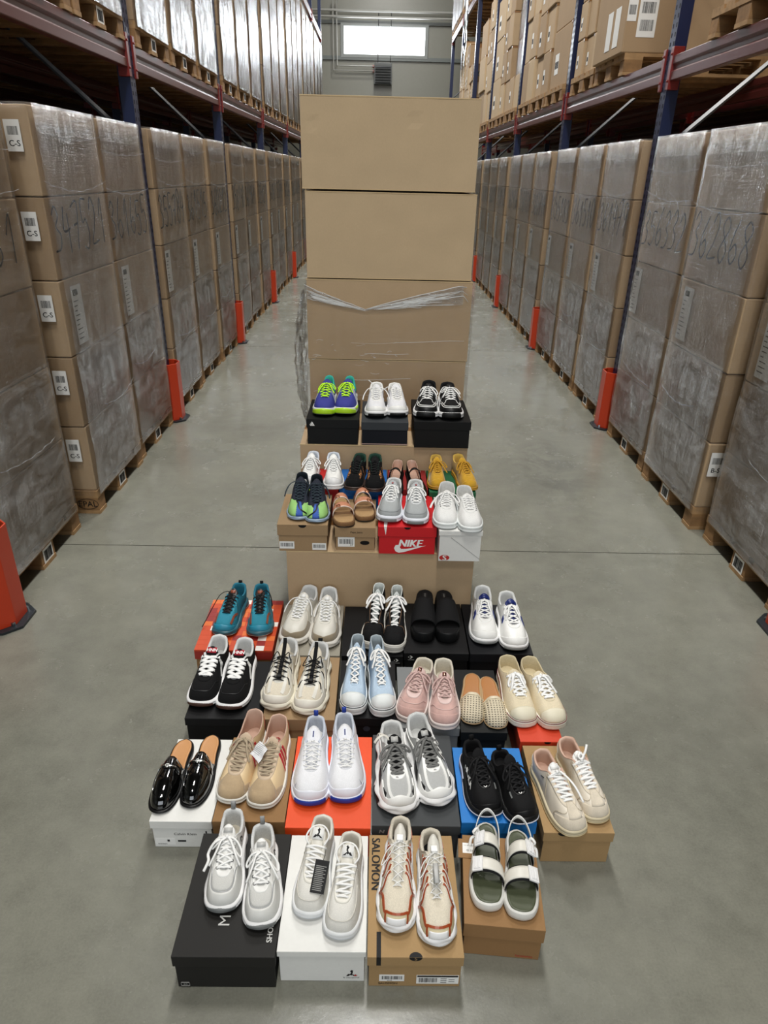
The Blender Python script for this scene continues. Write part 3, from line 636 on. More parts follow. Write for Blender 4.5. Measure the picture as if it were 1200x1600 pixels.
def ex_salomon(r, w2, D, H):
    label_part(r, 'lid_text', lambda mb: mb.text(Basis((-w2+.008, D*.97, H), (0, -1, 0), (1, 0, 0)), 'SALOMON', .033, 0, 0, 0, bold=.03), [INK])
    Bf = front(0, 0, H-.014)
    label_part(r, 'round_logo', lambda mb: (mb.poly(top(.0, .0, H), [(.016*cos(pi*k/12), .013*sin(pi*k/12)) for k in range(13)], .0005), mb.poly(front(0, 0, H), [(.016*cos(-pi*k/12), .013*sin(-pi*k/12)) for k in range(13)][::-1], .0006), mb.text(front(0, 0, H-.009), 'S', .016, 0, 0, 1, align='C', c=.001)), [INK, KR])
    label_part(r, 'lid_stripe', lambda mb: (mb.bbox(top(-w2+.022, 0, H), 0, .011, 0, .062, 0, .0005, 0), mb.bbox(front(-w2+.022, 0, H-.032), 0, .011, 0, .032, 0, .0006, 0)), [INK])
    label_part(r, 'size_label', lambda mb: (plate(mb, front(-w2+.03, .0038, .022), 0, 0, .062, .026, 3), mb.text(front(-w2+.05, .0038, .022), '0793', .006, 0, .001, 1)))
    label_part(r, 'product_label', lambda mb: (mb.bbox(front(.005, .0038, .012), 0, .105, 0, .035, 0, .0005, 0), mb.bbox(front(.005, .0038, .012), .002, .103, .028, .034, 0, .0009, 1), mb.barcode(front(.005, .0038, .012), .006, .007, .045, .017, seed=8), mb.text(front(.005, .0038, .012), 'ALTRUDE  EX 3', .006, .006, .029, 0, c=.0012) if False else None,
        [mb.bbox(front(.005, .0038, .012), .06+.02*(k % 2), .075+.02*(k % 2), .005+.004*k, .0065+.004*k, 0, .0009, 1) for k in range(5)]))
    label_part(r, 'box_text', lambda mb: mb.text(front(-w2+.028, .0038, .01), 'SALOMON', .009, 0, 0, 0, bold=.02, sx=1.1), [INK])
def ex_sandal(r, w2, D, H):
    label_part(r, 'box_text', lambda mb: mb.text(front(w2-.065, .0038, .008), 'havaianas', .012, 0, 0, 0), [REDP])
    # open end flap with a price sticker at the back left
    mb = MB(); mb.box(-w2-.012, -w2+.06, D-.075, D-.015, H, H+.002); f = mb.build('open_flap', KRB, r)
    B = top(-w2+.0, D-.06, H+.002); mb = MB(); mb.bbox(B, 0, .042, 0, .032, 0, .0006, 0); mb.text(B, '1:1 6-12 US', .006, .003, .022, 1); mb.text(B, 'ID 23', .008, .01, .006, 1, c=.001); mb.build('sticker', [WHITE, INK], f)
def ex_ck(r, w2, D, H):
    label_part(r, 'box_text', lambda mb: mb.text(front(-w2+.045, .0038, .052), 'Calvin Klein', .014, .02, 0, 0), [INK])
    label_part(r, 'printed_label', lambda mb: (mb.bbox(front(-w2+.008, .0038, .01), 0, .058, 0, .028, 0, .0004, 0), mb.text(front(-w2+.008, .0038, .01), 'women', .009, .006, .002, 1), mb.bbox(front(-w2+.008, .0038, .01), .035, .042, .014, .022, 0, .0009, 1), mb.bbox(front(-w2+.008, .0038, .01), .066, .09, .014, .02, 0, .0009, 1), mb.bbox(front(w2-.022, .0038, .055), 0, .004, 0, .014, 0, .0009, 1)))
def ex_nike(r, w2, D, H):
    B = front(0, .0038, 0); WHM = M('paper', '#ecebe8')
    SW = [(-.052, .042), (-.058, .028), (-.052, .013), (-.038, .006), (-.015, .010), (.075, .042), (-.008, .025), (-.028, .024), (-.034, .032), (-.028, .046)]
    label_part(r, 'logo', lambda mb: (mb.poly(front(.005, .0038, .0), SW, .0008, 0), mb.text(front(.005, .0038, .036), 'NIKE', .047, .006, 0, 0, align='C', bold=.045, sx=.95, slant=.22, c=.001)), [WHM])
    label_part(r, 'lid_swoosh_tail', lambda mb: (mb.poly(front(-w2+.03, 0, H-.038), [(-.006, .038), (.006, .038), (.002, 0)], .0006), mb.poly(top(-w2+.03, 0, H), [(-.006, 0), (.006, 0), (.022, .22), (.006, .26), (-.004, .12)], .0005)), [WHM])
def ex_white_s(r, w2, D, H):
    B = front(-w2+.028, .0038, .016)
    label_part(r, 'logo', lambda mb: (mb.poly(B, [(.021*cos(2*pi*k/24), .013*sin(2*pi*k/24)) for k in range(24)], .0006, 0), mb.text(B, 'S', .034, 0, -.012, 1, align='C', c=.0010, bold=.05)), [REDP, WH])
    mb = MB(); Bc = front(0, .0036, 0); mb.poly(Bc, [(-.04, .11), (-.038, .111), (w2-.004, .012), (w2-.004, .010)][::-1], .0006); mb.build('flap_line', GREYP, r)
def ex_kraft_m1(r, w2, D, H):
    label_part(r, 'barcode_label', lambda mb: plate(mb, front(-w2+.006, .0038, .012), 0, 0, .062, .034, 2)); label_part(r, 'barcode_label', lambda mb: plate(mb, front(w2-.066, .0038, .008), 0, 0, .058, .032, 5))
def ex_kraft_m2(r, w2, D, H):
    label_part(r, 'box_text', lambda mb: mb.text(front(0, 0, H-.025), 'Pepe Jeans', .012, .005, 0, 0, align='C'), [INK])
    label_part(r, 'size_label', lambda mb: (plate(mb, front(-w2+.012, .0038, .014), 0, 0, .07, .046, 7), mb.text(front(-w2+.058, .0038, .018), '37', .014, .004, 0, 1)))
    label_part(r, 'hand_hole', lambda mb: mb.poly(front(w2-.045, .0038, .034), [(.02*cos(2*pi*k/16)*(1 if abs(cos(2*pi*k/16)) > .5 else 1), .010*sin(2*pi*k/16)) for k in range(16)], .0006), [DARK])
def ex_adi(r, w2, D, H):
    B = front(-w2+.013, 0, H-.032)
    label_part(r, 'three_bar_logo', lambda mb: [mb.poly(B, [(x, 0), (x+.006, 0), (x+.006-h*.55, h), (x-h*.55, h)], .0006) for x, h in ((.006, .007), (.013, .013), (.020, .019))] and None, [WHITE])
def ex_star(off):
    def f(r, w2, D, H):
        B = front(off if off < 0 else w2-.03, 0, H-.026)
        label_part(r, 'chevron_star_logo', lambda mb: (mb.poly(B, [(0, 0), (.006, 0), (.013, .007), (.006, .014), (0, .014), (.007, .007)], .0006), mb.poly(B, [(-.006, .004), (0, .007), (-.006, .010), (-.004, .007)], .0006), mb.text(B, 'CONVERSE', .005, -.006, -.008, 0, c=.0006)), [WHITE])
    return f
def ex_mid(r, w2, D, H):
    mb = MB(); mb.box(-w2+.003, w2-.003, .0032, .0045, .004, .007); mb.build('pale_trim', M('paper', '#c9a9a0'), r)
def ex_teal(r, w2, D, H):
    mb = MB(); R_ = random.Random(4); B = top(-w2, 0, H); n = 9
    for i in range(n):
        for j in range(11):
            a, b = 2*w2*i/n, D*j/11; q = R_.random(); m_ = 0 if q < .4 else 1 if q < .65 else 2 if q < .92 else 3
            mb.bbox(B, a+.0006, a+2*w2/n-.0006, b+.0006, b+D/11-.0006, 0, .0004, m_)
    mb.build('chequer_print', [M('paper', '#c2410f'), M('paper', '#d96a28'), M('paper', '#8e1f1a'), M('paper', '#e6e2dc')], r)
    mb = MB(); mb.box(-w2+.0005, w2-.0005, -.0006, 0, H-.042, H-.006); mb.build('lid_print', M('paper', '#9a2a20'), r)
def ex_tabdot(r, w2, D, H):
    mb = MB(); B = front(0, .0036, H-.05); mb.poly(B, [(.012*cos(2*pi*k/16), .012*sin(2*pi*k/16)) for k in range(16)], .0006); mb.build('round_sticker', M('paper', '#2c3440'), r)
def ex_grey_nb(r, w2, D, H):
    label_part(r, 'logo', lambda mb: mb.text(front(-w2+.02, 0, H-.03), 'N', .02, 0, 0, 0, bold=.04, slant=.2), [GREYP])
def ex_blue(r, w2, D, H):
    mb = MB(); mb.box(-w2+.06, -w2+.1, .18, .25, H, H+.0006); mb.build('white_print', WHITE, r)
SB = {}
def sb(key, *a, **k): SB[key] = shoe_box(*a, **k)
sb('D1', -.470, -.2215, .996, 1.338, 0, .128, 'big black lidded box with SHOES in white on its lid, front row far left', BK2, lid=.038, extra=ex_black)
sb('D2', -.2195, -.003, 1.012, 1.337, 0, .125, 'white box with a small black rooster logo, front row', WH, lid=.02, over=.004, extra=ex_white_rooster)
sb('D3', .0005, .235, 1.001, 1.341, 0, .124, 'kraft box with bold black lettering along its lid, front row', KR, lid=.034, extra=ex_salomon)
sb('D4', .243, .447, 1.075, 1.335, 0, .127, 'brown box with small red lettering, front row far right under the strap sandals', KRB, lid=.05, over=.004, rz=-5, extra=ex_sandal)
sb('C1', -.642, -.461, 1.388, 1.711, 0, .113, 'white lidded box with small dark lettering under the black loafer mules', WH, lid=.03, extra=ex_ck)
sb('C2', -.456, -.246, 1.38, 1.71, 0, .125, 'brown box under the tan shoes with red stripes', KRB, lid=.06, over=.004)
sb('C3', -.243, .004, 1.36, 1.716, 0, .127, 'bright orange box under the white shoes with blue heel tabs', M('paper', '#e24a12'), lid=.04)
sb('C4', .007, .263, 1.36, 1.715, 0, .139, 'dark grey box under the grey and white shoes with a big N', M('matt', '#3e4143'), lid=.035, extra=ex_grey_nb)
sb('C5', .267, .487, 1.375, 1.665, 0, .137, 'bright blue box under the black running shoes', M('paper', '#0f74c2'), lid=.045, extra=ex_blue)
sb('C6', .503, .708, 1.351, 1.686, 0, .128, 'kraft box with a thumb notch at the right end of the third row', KR, lid=.036, over=.004, notch=(-.045, .128, .017))
sb('B1', -.640, -.377, 1.79, 2.10, 0, .13, 'black lidded box under the black suede sneakers with white laces', BK, lid=.032, notch=(.0, .13, .014))
sb('B2', -.374, -.125, 1.79, 2.13, 0, .13, 'brown box under the cream hiking sneakers with black laces', KR2, lid=.05, over=.004)
sb('B3', -.118, .088, 1.79, 2.10, 0, .14, 'black box with a round sticker under the pale blue high-tops', BK, lid=.035, extra=ex_tabdot)
sb('B4', .094, .300, 1.742, 2.06, 0, .145, 'grey box under the pink suede sneakers', M('matt', '#7c7f80'), lid=.035)
sb('B5', .304, .462, 1.735, 2.06, 0, .135, 'black box under the woven cream mules', M('matt', '#121415'), lid=.035)
sb('B6', .497, .640, 1.695, 2.02, 0, .136, 'orange-red box with a thumb notch under the cream canvas sneakers', M('paper', '#cf3d1c'), lid=.045, over=.004, notch=(.02, .136, .012))
sb('A1', -.694, -.390, 2.15, 2.50, 0, .141, 'red and orange chequered box under the teal trail shoes', KRB, mlid=M('paper', '#b8401c'), lid=.045, extra=ex_teal)
sb('A2', -.384, -.127, 2.15, 2.498, 0, .122, 'pale grey box under the off-white chunky sneakers', M('matt', '#9a9588'), lid=.03)
sb('A3', -.121, .121, 2.15, 2.49, 0, .123, 'black box with small white logo under the black high-tops', BK, lid=.03, extra=ex_star(1))
sb('A4', .124, .379, 2.15, 2.495, 0, .140, 'black box with a chevron logo under the black platform slides', BK, lid=.036, extra=ex_star(-.105), notch=(0.02, .14, .014))
sb('A5', .384, .632, 2.15, 2.495, 0, .140, 'very dark navy box under the white sneakers with blue laces panel', M('matt', '#0a0b10'), lid=.04)
T1Z = .3885
sb('M1', -.401, -.192, 2.50, 2.80, T1Z, .515, 'kraft box with two barcode labels under the navy football boots', KR2, lid=.05, over=.004, notch=(-.0, .126, .017), extra=ex_kraft_m1)
sb('M2', -.164, .006, 2.52, 2.80, T1Z, .495, 'kraft box with a hand hole and size label under the copper sandals', KR2, lid=.045, over=.004, extra=ex_kraft_m2)
sb('M3', .016, .258, 2.49, 2.80, T1Z, .517, 'bright red box with big white lettering and white tick under grey running shoes', M('paper', '#c40f18'), lid=.045, notch=(.0, .1285, .014), extra=ex_nike)
sb('M4', .2625, .440, 2.437, 2.76, T1Z, .530, 'white box with red S emblem at the right end of the step', WH, lid=.02, over=.004, extra=ex_white_s)
sb('N1', -.33, -.165, 2.815, 3.04, T1Z, .54, 'red box behind the football boots, under the small white sneakers', M('paper', '#b81c1c'))
sb('N2', -.160, .055, 2.815, 3.04, T1Z, .54, 'blue box under the black leopard-trimmed sneakers', M('paper', '#0f63b0'))
sb('N3', .060, .240, 2.815, 3.04, T1Z, .54, 'dark red box under the black strap flats, behind the red one', M('paper', '#8c1a1a'))
sb('N4', .245, .455, 2.79, 3.04, T1Z, .54, 'dark green box under the yellow suede sneakers', M('paper', '#135c38'))
T2Z = .6605
sb('T1', -.326, -.081, 3.05, 3.36, T2Z, .785, 'black lidded box with small white three-bar logo, top step left', M('matt', '#0a0c0c'), lid=.042, extra=ex_adi)
sb('T2', -.069, .153, 3.05, 3.38, T2Z, .775, 'narrow navy box with grey lid in the middle of the top step', M('matt', '#0c1018'), mlid=M('matt', '#35393d'), lid=.038, extra=ex_mid)
sb('T3', .177, .443, 3.025, 3.37, T2Z, .792, 'wide plain black box on the right of the top step', M('matt', '#08090a'), lid=.04, over=.005)
# ---------------------------------------------------------------- shoes
S_K = [0, .10, .20, .32, .46, .60, .74, .88, .95, 1.0]
Y_K = [1.0, .970, .90, .79, .64, .46, .28, .11, .035, 0]
XL_K = [0, .098, .146, .172, .175, .152, .130, .116, .076, 0]
XM_K = [0, .106, .150, .168, .163, .132, .118, .112, .074, 0]
def hermite(xs, ys, x):
    n = len(xs); i = 0
    while i < n-2 and x > xs[i+1]: i += 1
    def sl(k):
        if k <= 0: return (ys[1]-ys[0])/(xs[1]-xs[0])
        if k >= n-1: return (ys[-1]-ys[-2])/(xs[-1]-xs[-2])
        h0 = xs[k]-xs[k-1]; h1 = xs[k+1]-xs[k]; d0 = (ys[k]-ys[k-1])/h0; d1 = (ys[k+1]-ys[k])/h1
        return (d0*h1+d1*h0)/(h0+h1)
    h = xs[i+1]-xs[i]; t = (x-xs[i])/h; m0 = sl(i)*h; m1 = sl(i+1)*h
    return (2*t**3-3*t*t+1)*ys[i]+(t**3-2*t*t+t)*m0+(-2*t**3+3*t*t)*ys[i+1]+(t**3-t*t)*m1
FS = [-1.12, -1.05]+[-s for s in S_K[::-1]]+S_K[1:]+[1.05, 1.12]
def ext(half_l, half_m):
    return [half_l[-3], half_l[-2]]+half_m[::-1]+half_l[1:]+[half_m[-2], half_m[-3]]
FY = ext(Y_K, Y_K)
FX = ext(XL_K, [-x for x in XM_K])
NT = 400
TAB = [(hermite(FS, FX, -1.1+2.2*i/NT), hermite(FS, FY, -1.1+2.2*i/NT)) for i in range(NT+1)]
def lookup(s):
    while s > 1: s -= 2
    while s < -1: s += 2
    f = (s+1.1)/2.2*NT; i = int(f); t = f-i; a, b = TAB[i], TAB[i+1]; return (a[0]*(1-t)+b[0]*t, a[1]*(1-t)+b[1]*t)
def lerp(a, b, t): return a+(b-a)*t
def cap(mb, n, k, j):   # closes ring j of an n x k grid with strips running across the shoe
    for i in range(n//2):
        q = [i*k+j, (i+1)*k+j, (n-i-1)*k+j, ((n-i) % n)*k+j]
        if i == 0: q = q[:3]
        elif i == n//2-1: q = [q[0], q[1], q[3]]
        mb.f.append(tuple(q)); mb.m.append(0)
FT = {}
def finetext(txt, mx):
    k = (txt, round(mx, 3))
    if k in FT: return FT[k]
    vs, fs, wd = textmesh(txt); bm = bmesh.new(); V = [bm.verts.new((x, y, 0)) for x, y in vs]
    for f in fs:
        try: bm.faces.new([V[i] for i in f])
        except ValueError: pass
    bmesh.ops.triangulate(bm, faces=bm.faces)
    for _ in range(5):
        e = [e for e in bm.edges if e.calc_length() > mx]
        if not e: break
        bmesh.ops.subdivide_edges(bm, edges=e, cuts=1); bmesh.ops.triangulate(bm, faces=bm.faces)
    bm.verts.index_update(); FT[k] = ([(v.co.x, v.co.y) for v in bm.verts], [tuple(v.index for v in f.verts) for f in bm.faces], wd); bm.free(); return FT[k]
class Shoe:
    """local frame: heel at y=0, toe at y=L, +x = outer side for the image-left shoe; mirrored when m<0"""
    D = dict(W=1.07, th=.028, tt=.020, spring=.010, sole='run', wave=.0, flare=.003, hh=.1, ank=.068, zt=.098, yt=.40, zv=.064, yv=.70, tw=.060, cw=.122,
             ins=.003, open_back=None, tall=0, pad=.006, toe_e=.95, side_e=.46, tl=.030, tlz=.018, toepinch=0, bulb=0)
    def __init__(s, name, key, label, cat='shoe', group=None, **k):
        X, Y, Z, a, L, H = PL[key]; s.m = 1 if key.endswith('L') else -1; s.L = L
        s.p = dict(Shoe.D); s.p['hh'] = H-.004; s.p.update(k); s.r = empty(name, (X, Y, Z+.0006), pi-radians(a))
        tag(s.r, label, cat, group)
        p = s.p; L = s.L; q = p['hh']
        al = max(.045, min(p['ank'], q*.74)) if p['tall'] == 0 else q-.006
        # opening knots: y, x, z
        yv, yt = p['yv'], p['yt']
        s.iy = [yv, yv-.006, yv-.045, lerp(yv, yt, .42), lerp(yv, yt, .72), yt, lerp(yt, .02, .38), .10 if not p['tall'] else .09, .045, .022]
        s.ix = [0, p['tw']*.45/.044*.044, p['tw']*.86, p['tw'], p['tw']*1.06, lerp(p['tw'], p['cw'], .5), p['cw']*.94, p['cw']*.90, p['cw']*.66, 0]
        zt = p['zt']; zv = p['zv']
        s.iz = [zv, zv+.001, zv+.005, lerp(zv, zt, .48), lerp(zv, zt, .78), zt, lerp(al, zt, .16) if not p['tall'] else lerp(q, zt, .4), lerp(al, q, .45), lerp(al, q, .9), q]
    def Rp(s, nm): return s.p[nm]
    def out(s, t, inset=0):
        x, y = lookup(t); W = s.p['W']
        if s.p['toepinch'] and y > .7: x *= 1-s.p['toepinch']*((y-.7)/.3)**1.3
        x *= W*s.L; y *= s.L
        if inset:
            a = lookup(t-.01); b = lookup(t+.01); dx, dy = (b[0]-a[0])*W, b[1]-a[1]; n = sqrt(dx*dx+dy*dy) or 1
            x += dy/n*inset; y += -dx/n*inset      # inwards
        return x, y
    def zs(s, y):
        p = s.p; u = y/s.L; t = max(0, min(1, (u-.15)/.6)); t = t*t*(3-2*t)
        return lerp(p['th'], p['tt'], t)+p['spring']*max(0, (u-.72)/.28)**2
    def zb(s, y):
        p = s.p; u = y/s.L; return p['spring']*max(0, (u-.76)/.24)**1.6+.004*max(0, (.07-u)/.07)
    def inn(s, t):
        a = abs(t); L = s.L
        return (1 if t >= 0 else -1)*hermite(S_K, s.ix, a)*L/1.0*s.p['W']**.5, hermite(S_K, s.iy, a)*L, hermite(S_K, s.iz, a)
    def U(s, t, h):
        while t > 1: t -= 2
        while t < -1: t += 2
        ox, oy = s.out(t, s.p['ins']); oz = s.zs(oy)-.001; ix, iy, iz = s.inn(t); a = abs(t)
        c1 = 1-cos(h*pi/2); s1 = sin(h*pi/2); p = s.p
        e = lerp(p['toe_e'], p['side_e'], max(0, min(1, (a-.1)/.3))) if a < .5 else lerp(p['side_e'], .35, min(1, (a-.5)/.3))
        fx = e*c1+(1-e)*h; fz = e*s1+(1-e)*h
        x = ox+(ix-ox)*fx; y = oy+(iy-oy)*fx; z = oz+(iz-oz)*fz; sh_ = sin(pi*h)
        if a > .6: n = (a-.6)/.4; k = .004*n*sh_; y -= k; x += (1 if x > 0 else -1)*.002*sh_
        if a < .35: z += (1-a/.35)*(.003+p['bulb'])*sh_
        return Vector((x, y, z))
    def N(s, t, h):
        h = min(.98, max(.02, h)); d1 = s.U(t+.01, h)-s.U(t-.01, h); d2 = s.U(t, h+.02)-s.U(t, h-.02); n = d2.cross(d1)
        n = n.normalized() if n.length > 1e-12 else Vector((0, 0, 1)); P = s.U(t, h)-Vector((0, s.L*.45, .02))
        return n if n.dot(P) > 0 else -n
    def fin(s, mb, name, mats, parent=None, smooth=True, **k):
        if s.m < 0: mb.mirror()
        return mb.build(name, mats, parent or s.r, smooth=smooth, **k)
    # -- parts
    def body(s, upper, lining, insole, nS=88, nH=14):
        mb = MB(); mb.grid(lambda i, j: s.U(-1+2*i/nS, j/(nH-1)), nS, nH, closeu=True, flip=True); s.upper = s.fin(mb, 'upper', upper)
        mb = MB(); pd = s.p['pad']
        def Lp(i, j):
            t = -1+2*i/nS; x, y, z = s.inn(t); L = s.L; cy = max(.16*L, min(s.p['yv']*.9*L, y)); d = Vector((-x, cy-y, 0)); d = d.normalized() if d.length > 1e-6 else Vector((0, 1, 0))
            P = Vector((x, y, z)); up_ = s.N(t, .97); k = pd*(1 if abs(t) > .55 else .35)
            if j == 0: return P+up_*.0002
            if j == 1: return P+up_*k*.22+Vector((0, 0, k*.45))+d*k*.15
            if j == 2: return P+Vector((0, 0, k*.55))+d*k*.75
            if j == 3: return P+Vector((0, 0, -k*.1))+d*k*1.35
            ox, oy = s.out(t, .006); B = Vector((ox, oy, s.zs(oy)+.004)); B = Vector((B.x*.86, lerp(B.y, .45*L, .06), B.z)); A = P+Vector((0, 0, -k*.6))+d*k*1.25
            q = (j-3)/5; return A+(B-A)*q
        mb.grid(Lp, nS, 9, closeu=True, flip=False); s.fin(mb, 'lining', lining)
        mb = MB(); n = 48; mb.v = [(s.out(-1+2*i/n, .010)[0]*.95, s.out(-1+2*i/n, .010)[1], s.zs(s.out(-1+2*i/n)[1])+.004) for i in range(n)]
        cap(mb, n, 1, 0); s.fin(mb, 'insole', insole)
    def SO(s, t, v, off=0):
        p = s.p; x0, y0 = s.out(t); zt_, zb_ = s.zs(y0), s.zb(y0); st = p['sole']; fl = p['flare']
        if st == 'run': o = [(-0.0, -.004), (.10, .001), (.3, fl), (.5, fl*.6), (.72, fl*.9), (.9, fl*.3), (1, -.002)]
        elif st == 'cup': o = [(0, -.002), (.06, .0008), (.5, .0012), (.94, .0008), (1, -.001)]
        elif st == 'flat': o = [(0, 0), (.2, .002), (.8, .002), (1, 0)]
        o_ = hermite([a for a, b in o], [b for a, b in o], v)
        if p['wave']: o_ += p['wave']*(.5+.5*sin(t*pi*9+v*5))*sin(pi*v)
        x, y = s.out(t, -(o_+off)); return Vector((x, y, lerp(zb_, zt_, v)))
    def sole(s, mid, outs=None, v0=.18, n=88, name='midsole'):
        lv = [0, .05, .12, .2, .3, .4, .5, .6, .7, .8, .9, 1]
        if outs:
            mb = MB(); l2 = [0, .3, .7, 1]; mb.grid(lambda i, j: s.SO(-1+2*i/n, l2[j]*v0, .0006), n, 4, closeu=True, flip=True)
            cap(mb, n, 4, 0); cap(mb, n, 4, 3); s.fin(mb, 'outsole', outs)
            lv = [v0]+[v for v in lv if v > v0+.02]
        mb = MB(); k = len(lv); mb.grid(lambda i, j: s.SO(-1+2*i/n, lv[j]), n, k, closeu=True, flip=True)
        cap(mb, n, k, 0); cap(mb, n, k, k-1)
        return s.fin(mb, name, mid)
    def solepatch(s, name, a, b, v0, v1, mat, off=.0015, nn=26):
        mb = MB(); f0 = v0 if callable(v0) else (lambda t: v0); f1 = v1 if callable(v1) else (lambda t: v1)
        def P(i, j):
            t = a+(b-a)*i/(nn-1); lo, hi = f0(t), f1(t); e = 1 if 0 < j < 5 else 0
            return s.SO(t, lerp(lo, hi, max(0, min(1, (j-.5)/4))) if e else (lo if j == 0 else hi), off if e else -.0004)
        mb.grid(P, nn, 6, flip=True); return s.fin(mb, name, mat)
    def patch(s, name, a, b, lo, hi, mat, off=.0014, nu=None, nv=8, parent=None):
        f0 = lo if callable(lo) else (lambda t: lo); f1 = hi if callable(hi) else (lambda t: hi); nu = nu or max(6, int(abs(b-a)*50))
        mb = MB()
        def P(i, j):
            t = a+(b-a)*max(0, min(nu-1, i-1))/(nu-1); q = max(0, min(nv-1, j-1))/(nv-1); h = lerp(f0(t), f1(t), q)
            edge = i in (0, nu+1) or j in (0, nv+1); return s.U(t, h)+s.N(t, h)*(-.0006 if edge else off)
        mb.grid(P, nu+2, nv+2, flip=True); return s.fin(mb, name, mat, parent)
    def strip(s, name, pts, wd, mat, off=.0018, n=6, taper=None):
        P = catmull([(a, b, 0) for a, b in pts], n); mb = MB(); C = [s.U(p.x, p.y) for p in P]; k = len(P); V = []
        for i, p in enumerate(P):
            T = (C[min(k-1, i+1)]-C[max(0, i-1)]).normalized(); Nn = s.N(p.x, p.y); sd = Nn.cross(T).normalized(); w_ = wd/2*(taper(i/(k-1)) if taper else 1)
            V.append([C[i]-sd*w_-Nn*.0012, C[i]-sd*w_+Nn*off, C[i]+sd*w_+Nn*off, C[i]+sd*w_-Nn*.0012])
        mb.grid(lambda i, j: V[i][j], k, 4); mb.f += [(0, 1, 2, 3), tuple((k-1)*4+j for j in (3, 2, 1, 0))]; mb.m += [0, 0]
        return s.fin(mb, name, mat, smooth=False)
    def text(s, txt, t, h, size, mat, ang=0, name='lettering', bold=.03, off=.0022, sx=1):
        mb = MB(); vs, fs, wd = finetext(txt, .0035/size); C = s.U(t, h); d1 = s.U(t-.01, h)-s.U(t+.01, h); d2 = s.U(t, h+.02)-s.U(t, h-.02); l1 = d1.length/.02; l2 = d2.length/.04
        sg = s.m*(1 if t > 0 else -1)
        for kb in ((0, -bold, bold) if bold else (0,)):
            pts = []; off += .00012
            for x, y in vs:
                a, b = (x-wd/2)*size*sx*sg+kb*size, (y-.35)*size; a, b = a*cos(ang)-b*sin(ang), a*sin(ang)+b*cos(ang)
                q, hh_ = t-a/l1*(1 if t > 0 else -1), max(.02, min(.99, h+b/l2)); pts.append(s.U(q, hh_)+s.N(q, hh_)*off)
            mb.add(pts, fs, 0)
        return s.fin(mb, name, mat, smooth=False)
    def tz(s, y):   # height of the throat edge line at y
        yy = y/s.L; L_ = s.iy[:6]; Z_ = s.iz[:6]
        if yy >= L_[0]: return Z_[0]
        for i in range(5):
            if L_[i] >= yy >= L_[i+1]: t = (L_[i]-yy)/max(1e-6, (L_[i]-L_[i+1])); return lerp(Z_[i], Z_[i+1], t)
        return Z_[5]+(L_[5]-yy)*s.L*.5
    def tongue(s, mat, thick=.004, wide=1.0, rise=.007, label=None):
        p = s.p; L = s.L; nu, nv = 14, 9; y0, y1 = (p['yv']+.012)*L, (p['yt'])*L; zt = p['zt']; Wm = p['W']**.5
        rows = []
        for i in range(nu):
            t = i/(nu-1)
            if t < .72: q = t/.72; y = lerp(y0, y1, q); z = s.tz(y)-.0055; w_ = lerp(p['tw']*.5, p['tw']*1.15, min(1, q*2.2))*L*Wm
            else: q = (t-.72)/.28; y = y1-p['tl']*q*.75; z = s.tz(y1)-.0055+p['tlz']*q; w_ = p['tw']*L*Wm*(1.2+.1*q-.55*q**4)
            rows.append((y, z, w_*wide, min(1, t*4)))
        def P(i, j, d): y, z, w_, r_ = rows[i]; a = -1+2*j/(nv-1); return Vector((a*w_, y+.003*a*a*(i/(nu-1)), z+rise*r_*(1-a*a)+d))
        mb = MB(); mb.grid(lambda i, j: P(i, j, 0), nu, nv); k = len(mb.v); mb.grid(lambda i, j: P(i, j, -thick), nu, nv, flip=True)
        per = [j for j in range(nv)]+[i*nv+nv-1 for i in range(1, nu)]+[(nu-1)*nv+j for j in range(nv-2, -1, -1)]+[i*nv for i in range(nu-2, 0, -1)]
        for a, b in zip(per, per[1:]+per[:1]): mb.f.append((b, a, k+a, k+b)); mb.m.append(0)
        s.trow = rows; s.rise = rise; return s.fin(mb, 'tongue', mat)
    def tongue_label(s, mat, wd=.022, ln=.018, txt=None, tm=None, name='tongue_label', at=.86, logo=None):
        rows = s.trow; i = int(at*(len(rows)-1)); y, z, w_, r_ = rows[i]; y2, z2 = rows[max(0, i-3)][:2]; d = Vector((0, y2-y, z2-z)).normalized(); B = Basis((0, y, z+s.rise+.0012), (-1, 0, 0), -d)
        mb = MB(); mb.bbox(B, -wd/2, wd/2, -ln/2, ln/2, -.001, .0006, 0)
        o = s.fin(mb, name, mat); B2 = Basis((0, y, z+s.rise+.002), (-1, 0, 0), -d)
        if txt: mb = MB(); mb.text(B2, txt, ln*.8, 0, -ln*.3, 0, align='C', bold=.03, sx=s.m*1.0, c=.0008); s.fin(mb, 'tongue_lettering', tm or INK, smooth=False)
        if logo: mb = MB(); logo(mb, B2); s.fin(mb, 'tongue_logo', tm or INK, smooth=False)
        return o
    def laces(s, mat, w=.0055, flat=.35, rows=6, style='cross', s0=.13, s1=.56, bow=True, tails=True, h=.90, knot=True, lift=.0045, seed=1, spread=1.0):
        mb = MB(); R_ = random.Random(seed); E = []
        for k in range(rows):
            t = lerp(s0, s1, k/(rows-1)); r = []
            for sg in (-1, 1): q = s.U(t*sg, h)+s.N(t*sg, h)*.0015; r.append(q)
            E.append(r)
        def mid(y): return s.tz(y)-.0055+(s.rise if hasattr(s, 'rise') else .006)+lift
        def run(A, B, dz=0):
            C = (A+B)/2; C.z = max(mid(C.y), C.z)+dz; Q = [A+Vector((0, 0, -.004)), A, A.lerp(C, .5)+Vector((0, 0, .0016)), C, B.lerp(C, .5)+Vector((0, 0, .0016)), B, B+Vector((0, 0, -.004))]
            mb.tube(catmull(Q, 4), w/2, 6, flat=flat, upv=(0, .25, 1))
